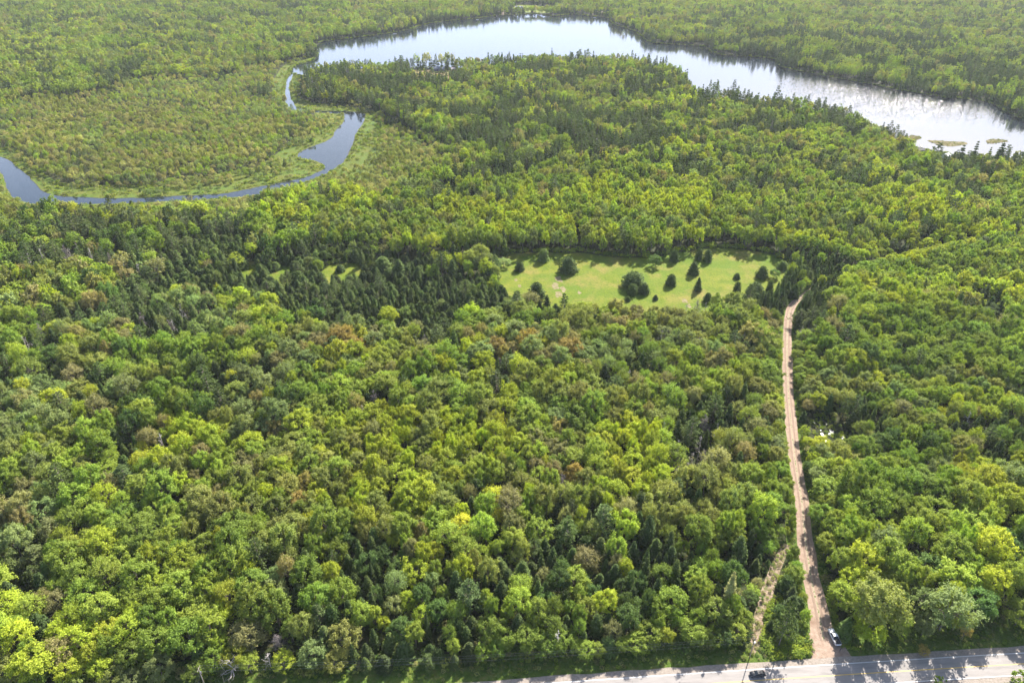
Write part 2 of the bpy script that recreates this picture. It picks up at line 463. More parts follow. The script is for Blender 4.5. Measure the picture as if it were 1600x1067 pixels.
def ground_sheet():
    rings = [LAKE, RIVER, ISLAND, ISLET, SPIT]
    verts, faces = [], []
    for Rg in rings:
        n0 = len(verts)
        verts += [tuple(p) for p in Rg]
        faces.append(list(range(n0, n0 + len(Rg))))
    rs = np.random.RandomState(5)
    G = []
    for y in np.arange(60, 2150, 28):
        w = 240 + y * 0.9
        for x in np.arange(-w, w, 28):
            G.append((x + rs.uniform(-7, 7), y + rs.uniform(-7, 7)))
    G = np.array(G)
    dw = np.minimum(dist_line(G, LAKE), dist_line(G, RIVER))
    G = G[dw > 4]
    verts += [tuple(p) for p in G]
    for x in (-12000, -6000, -2500, 0, 2500, 6000, 12000):
        for y in (-4000, -1000, 3500, 8000, 14000):
            verts.append((x, y))
    v, e, f, *_ = delaunay_2d_cdt([Vector(p) for p in verts], [], faces, 0, 1e-4)
    P = np.array([(a.x, a.y) for a in v])

    def depth(Q):
        wet = inpoly(Q, LAKE) | inpoly(Q, RIVER)
        dry = inpoly(Q, ISLAND) | inpoly(Q, ISLET) | inpoly(Q, SPIT)
        return wet & ~dry
    d = np.full(len(P), 1e9)
    for Rg in rings:
        c = np.vstack([Rg, Rg[:1]])
        d = np.minimum(d, dist_line(P, c))
    z = np.where(depth(P) & (d > 0.05), -2.2, 0.0)
    bm = bmesh.new()
    bv = [bm.verts.new((p[0], p[1], zz)) for p, zz in zip(P, z)]
    mid = []
    fs = [t for t in f if len(t) >= 3]
    C = np.array([P[list(t)].mean(0) for t in fs])
    wet = depth(C)
    for t, w in zip(fs, wet):
        try: fc = bm.faces.new([bv[i] for i in t])
        except ValueError: continue
        fc.material_index = 1 if w else 0
        mid.append((fc, w))
    # wet triangles whose three corners all lie on the shoreline need an inner point pushed down
    bad = [fc for fc, w in mid if w and all(abs(vv.co.z) < 1e-6 for vv in fc.verts)]
    if bad:
        r = bmesh.ops.poke(bm, faces=bad)
        for vv in r['verts']: vv.co.z = -1.4
    # shared shore-to-shore edges inside the water are pushed down too
    es = [ed for ed in bm.edges if len(ed.link_faces) == 2 and all(fc.material_index == 1 for fc in ed.link_faces) and all(abs(vv.co.z) < 1e-6 for vv in ed.verts)]
    if es:
        r = bmesh.ops.subdivide_edges(bm, edges=es, cuts=1)
        for g in r['geom_inner']:
            if isinstance(g, bmesh.types.BMVert): g.co.z = -1.4
    bmesh.ops.recalc_face_normals(bm, faces=bm.faces)
    o = bm_obj('ground', bm, [M_FLOOR, M_LAKEBED])
    return tag(o, kind='structure')


ground_sheet()


def sheet(name, ring, z, mat, label_kind='structure'):
    bm = bmesh.new()
    vs = [bm.verts.new((p[0], p[1], z)) for p in ring]
    es = [bm.edges.new((vs[i], vs[(i + 1) % len(vs)])) for i in range(len(vs))]
    bmesh.ops.triangle_fill(bm, edges=es, use_beauty=True)
    bmesh.ops.recalc_face_normals(bm, faces=bm.faces)
    if bm.faces and sum(f.normal.z for f in bm.faces) < 0: bmesh.ops.reverse_faces(bm, faces=bm.faces)
    return tag(bm_obj(name, bm, mat), kind=label_kind)


def ribbon(name, L, Rr, z, mat):
    bm = bmesh.new()
    a = [bm.verts.new((p[0], p[1], z)) for p in L]; b = [bm.verts.new((p[0], p[1], z)) for p in Rr]
    for i in range(len(a) - 1): bm.faces.new((a[i], b[i], b[i + 1], a[i + 1]))
    if sum(f.calc_area() * f.normal.z for f in bm.faces) < 0: pass
    bmesh.ops.recalc_face_normals(bm, faces=bm.faces)
    bm.normal_update()
    if sum(f.normal.z for f in bm.faces) < 0: bmesh.ops.reverse_faces(bm, faces=bm.faces)
    return tag(bm_obj(name, bm, mat), kind='structure')


gx, gy = gp(1385, 150)
M_LAKE = mat_water('lake_water', 0.13, 0.09, (gx, gy, 165), 0.95)
M_RIVER = mat_water('river_water', 0.10, 0.04)
sheet('lake', LAKE, -0.07, M_LAKE)
sheet('river', RIVER, -0.075, M_RIVER)
M_POND = mat_water('puddle_water', 0.3, 0.42)
rq = np.random.RandomState(3)
PUD = [(1274.7, 662, 1.5), (1273.6, 667, 1.3), (1290.5, 661, 1.2), (1299.5, 674, 2.2), (1297, 679, 1.6), (1285, 679, 1.4), (1289, 682, 1.5), (1312, 679, 1.3), (1316, 683, 1.4),
       (1291.6, 690, 1.1), (1281, 663, .9), (1278, 653, .9), (1286, 657, .8), (1279, 685, 1.0), (1304, 668, .7), (1282, 672, .8)]
for a_, b_, w_ in PUD:
    c_ = gp(a_, b_); w_ *= 0.7; th_ = np.linspace(0, 2 * PI, 12)[:-1]; rr_ = w_ * rq.uniform(.4, 1.15, 11)
    sheet('puddle', smooth_ring(np.stack([c_[0] + rr_ * np.cos(th_) * .8, c_[1] + rr_ * np.sin(th_) * 1.5], 1), 1), 0.02, M_POND)


def clip_to_land(ring, name, z, mat, extra=None):
    """a land sheet cut so that it stops at the water"""
    rings = [ring, LAKE, RIVER]
    verts, faces = [], []
    for Rg in rings:
        n0 = len(verts); verts += [tuple(p) for p in Rg]; faces.append(list(range(n0, n0 + len(Rg))))
    v, e, f, *_ = delaunay_2d_cdt([Vector(p) for p in verts], [], faces, 0, 1e-4)
    P = np.array([(a.x, a.y) for a in v])
    C = np.array([P[list(t)].mean(0) for t in f])
    keep = inpoly(C, ring) & ~inpoly(C, LAKE) & ~inpoly(C, RIVER)
    bm = bmesh.new(); bv = {}
    for t, k in zip(f, keep):
        if not k: continue
        q = []
        for i in t:
            if i not in bv: bv[i] = bm.verts.new((P[i][0], P[i][1], z))
            q.append(bv[i])
        bm.faces.new(q)
    bmesh.ops.recalc_face_normals(bm, faces=bm.faces)
    if sum(ff.normal.z for ff in bm.faces) < 0: bmesh.ops.reverse_faces(bm, faces=bm.faces)
    return tag(bm_obj(name, bm, mat), kind='structure')


clip_to_land(MARSH, 'marsh_ground', 0.03, M_MARSH)
sheet('field', FIELD, 0.03, M_FIELD)
sheet('field_strip', FIELD2, 0.03, M_FIELD)
M_ISLE = mat_ground('island_sedge', [(0.3, (0.07, 0.075, 0.02)), (0.5, (0.13, 0.11, 0.05)), (0.7, (0.19, 0.14, 0.075))], 0.4, bump=0.3, bscale=1.0)
for nm, rg in (('island', ISLAND), ('islet', ISLET), ('sandbar', SPIT)):
    sheet(nm, rg, 0.02, M_ISLE)
lawn = smooth_ring(GP([(799, 20.5), (799, 12), (815, 7), (850, 10), (872, 17), (860, 21), (835, 20)]), 1, 0.3, 3)
sheet('shore_lawn', lawn, 0.03, M_FIELD)
sheet('beach', smooth_ring(GP([(768, 24), (772, 18), (785, 15), (800, 17), (800, 22.5), (785, 24)]), 1, 0.5, 3), 0.04, M_SAND)
sheet('sandy_shore', smooth_ring(GP([(922, 25), (926, 19), (938, 16), (953, 18), (953, 26.5), (938, 26.5)]), 1, 0.5, 3), 0.04, M_SAND)
CAMPGR = smooth_ring(GP([(635, 122), (640, 109), (690, 110), (718, 111), (726, 122), (700, 128), (660, 127)]), 1, 0.5, 3)
sheet('camp_clearing', CAMPGR, 0.04, mat_ground('camp_grass', [(0.35, (0.12, 0.16, 0.03)), (0.55, (0.28, 0.2, 0.11)), (0.7, (0.36, 0.2, 0.12))], 0.08))

COVE = GP([(1412, 222), (1500, 238), (1545, 236), (1610, 246), (1610, 258), (1540, 262), (1470, 264), (1440, 256), (1412, 240)])
M_BARE = mat_ground('bare_soil', [(0.35, (0.119, 0.119, 0.035)), (0.55, (0.210, 0.175, 0.098)), (0.7, (0.280, 0.238, 0.154))], 0.5)
rb = np.random.RandomState(9)
for px, py, w in ((872, 436, 6), (868, 447, 5), (880, 452, 4), (873, 460, 5), (905, 457, 3), (812, 447, 3), (806, 438, 2.5), (1070, 470, 4), (1077, 478, 3)):
    c = gp(px, py); th = np.linspace(0, 2 * PI, 14)[:-1]
    rr_ = w * rb.uniform(.45, 1.1, 13) * 0.5
    sheet('bare_ground', smooth_ring(np.stack([c[0] + rr_ * np.cos(th) * 1.1, c[1] + rr_ * np.sin(th) * 2.0], 1), 2), 0.05, M_BARE)
OPEN2A = GP([(374, 412), (400, 410), (408, 430), (398, 444), (378, 440)])
OPEN2B = GP([(424, 417), (456, 416), (458, 436), (440, 452), (424, 444)])
OPEN2C = GP([(500, 412), (560, 410), (572, 428), (548, 446), (504, 446)])
# verge along the paved road, and the lush bank left of the dirt road
VERGE_N = EDGE + NRM * 11.0
ribbon('roadside_verge', EDGE + NRM * 1.0, VERGE_N + NRM * (vnoise(EDGE, 11, 3)[:, None] * 5), 0.012, M_VERGE)
ribbon('far_verge', CENTRE - NRM * (LANE + 1.0), CENTRE - NRM * 14, 0.012, M_VERGE)
dn = np.gradient(DIRT_C, axis=0); dn /= np.hypot(*dn.T)[:, None]
DN = np.stack([-dn[:, 1], dn[:, 0]], 1)
ribbon('dirt_road_verge', DIRT_C + DN * (DIRT[:, 2:3] + 4.0), DIRT_C - DN * (DIRT[:, 2:3] + 2.6), 0.02, M_VERGE)
jl = (vnoise(DIRT_C * 1.0, 9, 11)[:, None] - 0.5) * 0.6
jr = (vnoise(DIRT_C * 1.0, 9, 12)[:, None] - 0.5) * 0.6
M_RUT = mat_ground('wheel_rut', [(0.3, (0.187, 0.131, 0.095)), (0.7, (0.253, 0.185, 0.142))], 0.8)
M_CROWNG = mat_ground('loose_gravel', [(0.35, (0.27, 0.21, 0.15)), (0.5, (0.33, 0.27, 0.2)), (0.6, (0.10, 0.13, 0.04))], 1.2)
kk = int(np.argmin(np.abs(DIRT_C[:, 1] - gp(1290, 1000)[1])))
for off in (0.95, -0.95):
    ribbon('wheel_track', DIRT_C[kk:] + DN[kk:] * (off + .33), DIRT_C[kk:] + DN[kk:] * (off - .33), 0.04, M_RUT)
ribbon('road_crown', DIRT_C[kk:] + DN[kk:] * .28, DIRT_C[kk:] - DN[kk:] * .28, 0.042, M_CROWNG)
# gravel road widened into a fan at its mouth
ribbon('dirt_road', DIRT_C + DN * (DIRT[:, 2:3] + jl), DIRT_C - DN * (DIRT[:, 2:3] + jr), 0.032, M_DIRT)
fan = GP([(1261, 985), (1266, 1005), (1270, 1024), (1252, 1040), (1300, 1038), (1352, 1034), (1330, 1026), (1318, 1008), (1302, 988)])
sheet('dirt_road_mouth', smooth_ring(fan, 2, 0.12, 4), 0.038, M_DIRT)
tw = np.array([1.4, 1.8, 2.0, 1.9, 1.5, 1.1])
tnm = np.gradient(TRACK, axis=0); tnm /= np.hypot(*tnm.T)[:, None]; TN = np.stack([-tnm[:, 1], tnm[:, 0]], 1)
ribbon('cut_track', TRACK + TN * tw[:, None], TRACK - TN * tw[:, None], 0.026, M_SLASH)
jn = (vnoise(EDGE, 5, 21)[:, None] - 0.5) * 0.7
ribbon('gravel_shoulder', EDGE + NRM * (2.3 + jn), CENTRE - NRM * (LANE + 2.0 + jn), 0.045, M_SHOULDER)
ribbon('paved_road', EDGE + NRM * 0.35, CENTRE - NRM * (LANE + 0.35), 0.075, M_ASPHALT)
for nm, off, mt in (('edge_line', 0.0, M_LINEW), ('centre_line', LANE, M_LINEY), ('far_edge_line', 2 * LANE, M_LINEW)):
    wv = 0.1 if nm != 'centre_line' else 0.13
    ribbon(nm, EDGE - NRM * (off - wv), EDGE - NRM * (off + wv), 0.08, mt)
# dark pavement repair seams
M_SEAM = mat_plain('tar_seam', (0.09, 0.088, 0.09), 0.7)
rsn = np.random.RandomState(7)
bm = bmesh.new()
for k in range(26):
    i = rsn.randint(55, 125); off = rsn.uniform(0.4, 6.6)
    p = EDGE[i] - NRM[i] * off + tn[i] * rsn.uniform(-3, 3)
    q = p + (tn[i] * rsn.uniform(-1.5, 1.5) - NRM[i] * rsn.uniform(0.3, 2.5) if rsn.rand() < 0.6 else tn[i] * rsn.uniform(2, 6))
    dd = (q - p) / np.hypot(*(q - p)); nn = np.array([-dd[1], dd[0]]) * 0.03
    bm.faces.new([bm.verts.new((a[0], a[1], 0.0795)) for a in (p + nn, p - nn, q - nn, q + nn)])
bmesh.ops.recalc_face_normals(bm, faces=bm.faces)
tag(bm_obj('road_markings', bm, M_SEAM), kind='structure')


# ------------------------------------------------------------------ tree forms
def unit(a):
    return a / (np.linalg.norm(a, axis=1)[:, None] + 1e-9)


def leaf_quads(pos, nrm, size, rs, aspect=0.7):
    n = len(pos)
    t = unit(np.cross(nrm, unit(rs.randn(n, 3))))
    b = np.cross(nrm, t)
    s = (size * (0.65 + 0.7 * rs.rand(n)))[:, None] if np.ndim(size) == 0 else (size * (0.65 + 0.7 * rs.rand(n)))[:, None]
    a0 = pos + t * s * 0.5; a2 = pos - t * s * 0.5
    off = (rs.rand(n, 1) - 0.5) * 0.4 * s
    a1 = pos + b * s * 0.5 * aspect + t * off; a3 = pos - b * s * 0.5 * aspect + t * off
    V = np.stack([a0, a1, a2, a3], 1).reshape(-1, 3)
    return V


def tube(path, radii, n=5):
    path = np.array(path, float); V = []; F = []
    for i, p in enumerate(path):
        d = path[min(i + 1, len(path) - 1)] - path[max(i - 1, 0)]
        d /= np.linalg.norm(d) + 1e-9
        a = np.cross(d, [0.3, 0.9, 0.1]); a /= np.linalg.norm(a) + 1e-9; b = np.cross(d, a)
        for k in range(n):
            th = 2 * PI * k / n
            V.append(p + radii[i] * (a * math.cos(th) + b * math.sin(th)))
        if i:
            for k in range(n):
                F.append(((i - 1) * n + k, (i - 1) * n + (k + 1) % n, i * n + (k + 1) % n, i * n + k))
    return np.array(V), np.array(F)


def merge(parts):
    Vs, Fs, o = [], [], 0
    for V, F in parts:
        Vs.append(V); Fs.append(F + o); o += len(V)
    return np.vstack(Vs), np.vstack(Fs)


def form_broadleaf(seed, Rr, H, n_leaf, size, shape='dome', sparse=0.0, ncl=34, limbs=9):
    rs = np.random.RandomState(seed)
    base = {'dome': 0.30, 'oval': 0.22, 'wide': 0.38, 'bush': 0.04}[shape] * H
    ch = (H - base)
    mid = base + ch * 0.48
    k = np.arange(ncl)
    el_lo = -0.55 if shape != 'wide' else -0.3
    sz = el_lo + (1 - el_lo) * (k + 0.5) / ncl
    az = k * 2.399963 + rs.uniform(0, 6)
    cz = np.sqrt(1 - sz ** 2)
    D = np.stack([np.cos(az) * cz, np.sin(az) * cz, sz], 1) + rs.randn(ncl, 3) * 0.13
    rad = rs.uniform(0.60, 0.90, ncl)
    lop = 1 + 0.18 * np.cos(az - rs.uniform(0, 6))
    C = np.stack([D[:, 0] * Rr * rad * lop, D[:, 1] * Rr * rad * lop, mid + D[:, 2] * ch * 0.5 * rad], 1)
    cr = Rr * rs.uniform(0.20, 0.38, ncl)
    out = unit(np.stack([D[:, 0], D[:, 1], D[:, 2] * 0.8 + 0.25], 1))
    w = cr ** 2; w /= w.sum()
    idx = rs.choice(ncl, n_leaf, p=w)
    # leafy shoots fan outward and up from every bough end
    nsh = 14
    sdv = unit(rs.randn(ncl * nsh, 3) * 0.62 + np.repeat(out, nsh, 0) * 0.75 + np.array([0, 0, 0.55]))
    sln = rs.uniform(0.75, 1.45, ncl * nsh)
    si = idx * nsh + rs.randint(0, nsh, n_leaf)
    d = sdv[si]
    rr = cr[idx] * (rs.rand(n_leaf) ** 0.7) * sln[si] * (1.05 + sparse * 0.5)
    pos = C[idx] + d * rr[:, None] + rs.randn(n_leaf, 3) * (cr[idx] * 0.16)[:, None]
    pos[:, 2] = np.maximum(pos[:, 2], base * 0.7 + 0.2)
    nrm = unit(d * 0.6 + rs.randn(n_leaf, 3) * 0.5 + np.array([0, 0, 0.5]))
    V = leaf_quads(pos, nrm, size, rs)
    crown = (V, np.arange(len(V)).reshape(-1, 4))
    parts = [tube([(0, 0, -0.3), (0.1, 0, base), (rs.uniform(-.4, .4), rs.uniform(-.4, .4), mid), (0, 0, H * 0.86)],
                  [H * 0.018, H * 0.014, H * 0.009, 0.03], 6)]
    for i in rs.choice(ncl, min(limbs, ncl), replace=False):
        s0 = base + (C[i, 2] - base) * rs.uniform(0.15, 0.45)
        m = np.array([C[i, 0] * 0.45, C[i, 1] * 0.45, s0 + (C[i, 2] - s0) * 0.62])
        parts.append(tube([(0, 0, s0), m, C[i] + out[i] * cr[i] * 0.7], [H * 0.008, H * 0.005, 0.02], 4))
    return crown, merge(parts)


def form_spruce(seed, Rr, H, n_leaf, size, whorls=15, per=8, droop=0.35, base=0.06, fat=1.0):
    """pointed crown of whorled, drooping boughs"""
    rs = np.random.RandomState(seed)
    P, N, S = [], [], []
    per_b = max(3, int(n_leaf / (whorls * per)))
    limbs = [tube([(0, 0, -0.3), (0, 0, H * 0.5), (0, 0, H * 0.98)], [H * 0.016, H * 0.01, 0.02], 5)]
    for k in range(whorls):
        t = (k + rs.uniform(-.2, .2)) / (whorls - 0.3)
        z = H * (base + (0.97 - base) * t)
        L0 = Rr * (1 - t) ** (0.8 / fat) * (1.0 if t > 0.1 else 0.85) + 0.12
        for j in range(per):
            a = 2 * PI * (j + 0.5 * (k % 2)) / per + rs.uniform(-.25, .25)
            L = L0 * rs.uniform(0.72, 1.15)
            u = rs.rand(per_b) ** 0.6
            dirv = np.array([math.cos(a), math.sin(a), 0]); sd = np.array([-math.sin(a), math.cos(a), 0])
            zz = -droop * L * (u ** 1.4) + 0.16 * L * u ** 4
            lat = rs.randn(per_b) * 0.22 * L * (1.1 - 0.6 * u)
            p = dirv * (u * L)[:, None] + sd * lat[:, None]
            p[:, 2] = z + zz + rs.randn(per_b) * 0.05 * H / whorls - np.abs(lat) * 0.3
            P.append(p)
            nn = np.array([0, 0, 0.75]) + dirv * 0.55 + rs.randn(per_b, 3) * 0.42
            N.append(nn)
            S.append(np.full(per_b, size) * (0.75 + 0.5 * (1 - t)))
    P = np.vstack(P); N = unit(np.vstack(N)); S = np.concatenate(S)
    V = leaf_quads(P, N, S, rs, 0.62)
    return (V, np.arange(len(V)).reshape(-1, 4)), merge(limbs)


def form_pine(seed, Rr, H, n_leaf, size):
    """white pine: open tiers of long level boughs with tufted ends"""
    rs = np.random.RandomState(seed)
    P, N = [], []
    parts = [tube([(0, 0, -0.3), (0.1, 0.1, H * 0.5), (0, 0, H)], [H * 0.017, H * 0.011, 0.03], 6)]
    tiers = 8
    nb = tiers * 5
    m = max(6, n_leaf // nb)
    for k in range(tiers):
        t = k / (tiers - 1)
        z = H * (0.32 + 0.64 * t)
        for j in range(5):
            a = 2 * PI * (j + rs.uniform(-.3, .3)) / 5 + k * 1.3
            L = Rr * (1.05 - 0.78 * t ** 1.4) * rs.uniform(0.6, 1.15)
            up = rs.uniform(0.02, 0.3) * L
            e = np.array([math.cos(a) * L, math.sin(a) * L, z + up])
            parts.append(tube([(0, 0, z), e * np.array([.5, .5, 1]) - np.array([0, 0, up * 0.6]), e], [H * 0.006, H * 0.004, 0.02], 4))
            c = rs.rand(m) ** 0.5 * 0.75 + 0.28
            s = np.array([0, 0, z])
            q = s + (e - s) * c[:, None]
            q += rs.randn(m, 3) * np.array([0.26, 0.26, 0.11]) * L * 0.55
            P.append(q)
            N.append(np.array([0, 0, 0.8]) + rs.randn(m, 3) * 0.5)
    P = np.vstack(P); N = unit(np.vstack(N))
    V = leaf_quads(P, N, size, rs, 0.5)
    return (V, np.arange(len(V)).reshape(-1, 4)), merge(parts)


def form_dead(seed, H, spread=0.3, n=22, twig=2, tk=1.0):
    rs = np.random.RandomState(seed)
    lean = rs.uniform(-0.06, 0.06, 2) * H
    top = np.array([lean[0], lean[1], H])
    parts = [tube([(0, 0, -0.3), top * 0.5 + [0.1, 0, 0], top], [H * 0.016, H * 0.011, 0.03], 6)]
    for i in range(n):
        t = rs.uniform(0.25, 0.95)
        s = top * t
        a = rs.uniform(0, 2 * PI); L = H * spread * (1.15 - t) * rs.uniform(0.6, 1.2)
        e = s + np.array([math.cos(a) * L, math.sin(a) * L, L * rs.uniform(0.1, 0.8)])
        mm = (s + e) / 2 + rs.randn(3) * 0.08 * L
        parts.append(tube([s, mm, e], [(H * 0.006 + .01) * tk, H * 0.004 * tk, 0.015 * tk], 4))
        for _ in range(twig):
            b = mm + (e - mm) * rs.uniform(0, 0.8)
            parts.append(tube([b, b + rs.randn(3) * 0.3 * L, b + rs.randn(3) * 0.35 * L + [0, 0, .2 * L]], [0.035, 0.025, 0.012], 3))
    return merge(parts)


# libraries of forms: nominal radius and height stored for scaling
FORMS = {}       # key -> list of dict(R,H,crown,wood)


def add_form(key, Rr, H, cw, leafmat, woodmat):
    crown, wood = cw
    FORMS.setdefault(key, []).append(dict(R=Rr, H=H, crown=crown, wood=wood, lm=leafmat, wm=woodmat))


for lod, nl, sz, ncl in ((0, 8500, 0.41, 46), (1, 2000, 0.80, 30), (2, 650, 1.3, 17)):
    nv = (9, 7, 5)[lod]
    for i in range(nv):
        shp = ('dome', 'oval', 'oval', 'wide', 'oval', 'dome', 'oval', 'dome', 'oval')[i]
        Hh = 13.0
        add_form(f'broad{lod}', 4.6, Hh, form_broadleaf(100 + i + lod * 50, 4.6, Hh, nl, sz, shp, 0.0, ncl, (10, 4, 2)[lod]), M_LEAF, M_BARK)
    for i in range((4, 3, 2)[lod]):
        add_form(f'thin{lod}', 3.8, 12.0, form_broadleaf(300 + i + lod * 50, 3.8, 12.0, int(nl * 0.52), sz * 0.85, ('dome', 'wide', 'oval', 'dome')[i], 0.5, ncl, (26, 12, 5)[lod]), M_LEAF, M_BARK)
    for i in range((5, 3, 3)[lod]):
        add_form(f'spruce{lod}', 2.5, 12.0, form_spruce(500 + i + lod * 50, 2.5, 12.0, (2600, 900, 300)[lod], (0.55, 0.85, 1.4)[lod], (17, 12, 8)[lod], (9, 7, 6)[lod], 0.35 + 0.05 * i, 0.06, (1.0, 1.5, 1.2, 1.8, 1.0)[i]), M_NEEDLE, M_BARK)
    for i in range(3):
        add_form(f'fir{lod}', 3.2, 8.0, form_spruce(600 + i + lod * 50, 3.2, 8.0, (2800, 1000, 330)[lod], (0.62, 0.9, 1.4)[lod], (12, 9, 7)[lod], (10, 8, 6)[lod], 0.25, 0.04, (1.9, 1.5, 2.3)[i]), M_NEEDLE, M_BARK)
    for i in range((3, 2, 2)[lod]):
        add_form(f'pine{lod}', 4.2, 15.0, form_pine(700 + i + lod * 50, 4.2, 15.0, (2600, 900, 320)[lod], (0.6, 0.9, 1.5)[lod]), M_NEEDLE, M_BARK)
for i in range(4):
    add_form('bush0', 1.6, 2.6, form_broadleaf(900 + i, 1.6, 2.6, 650, 0.32, 'bush', 0, 16, 3), M_LEAF, M_BARK)
for i in range(3):
    add_form('bush1', 1.8, 2.8, form_broadleaf(950 + i, 1.8, 2.8, 170, 0.7, 'bush', 0, 10, 2), M_LEAF, M_BARK)
for i in range(4):
    add_form('field', 4.0, 9.0, form_spruce(1000 + i, 4.0, 9.0, 3000, 0.75, 13, 11, 0.25, 0.03, (1.7, 2.6, 3.2, 2.1)[i]), M_NEEDLE, M_BARK)

DEADF = [form_dead(1200 + i, 11.0, 0.26, 20) for i in range(2)] + [form_dead(1210 + i, 11.0, 0.28, 46, 5) for i in range(2)]
M_TWIG = mat_plain('grey_twigs', (0.20, 0.17, 0.16), 0.9, var=0.2, scale=5)

# meshes for individuals (crown and trunk apart) and for the masses (both in one)
for key, lst in FORMS.items():
    for i, f in enumerate(lst):
        sm = np.ones(len(f['wood'][1]), bool)
        f['cm'] = quadmesh('crown', f['crown'][0], f['crown'][1], [f['lm']])
        f['tm'] = quadmesh('trunk', f['wood'][0], f['wood'][1], [f['wm']], smooth=sm)
        V, F = merge([f['crown'], f['wood']])
        mi = np.concatenate([np.zeros(len(f['crown'][1])), np.ones(len(f['wood'][1]))])
        f['jm'] = quadmesh('whole_tree', V, F, [f['lm'], f['wm']], mi)
DEADM = [quadmesh('dead_wood', V, F, [M_DEADW if k < 2 else M_TWIG], smooth=np.ones(len(F), bool)) for k, (V, F) in enumerate(DEADF)]

# ------------------------------------------------------------------ where trees stand
LB = 2.15


def tn_(*c): return tuple(q * LB for q in c)


T_Y = tn_(.168, .198, .014); T_G = tn_(.095, .134, .014); T_L = tn_(.130, .167, .019); T_O = tn_(.122, .138, .028); T_D = tn_(.050, .082, .014)
T_B = tn_(.130, .124, .044); T_R = tn_(.170, .134, .036); T_P = tn_(.108, .138, .042); T_T = tn_(.168, .170, .060)
T_S = tn_(.031, .046, .009); T_S2 = tn_(.046, .066, .013); T_N = tn_(.056, .077, .020); T_GOLD = tn_(.205, .22, .015)

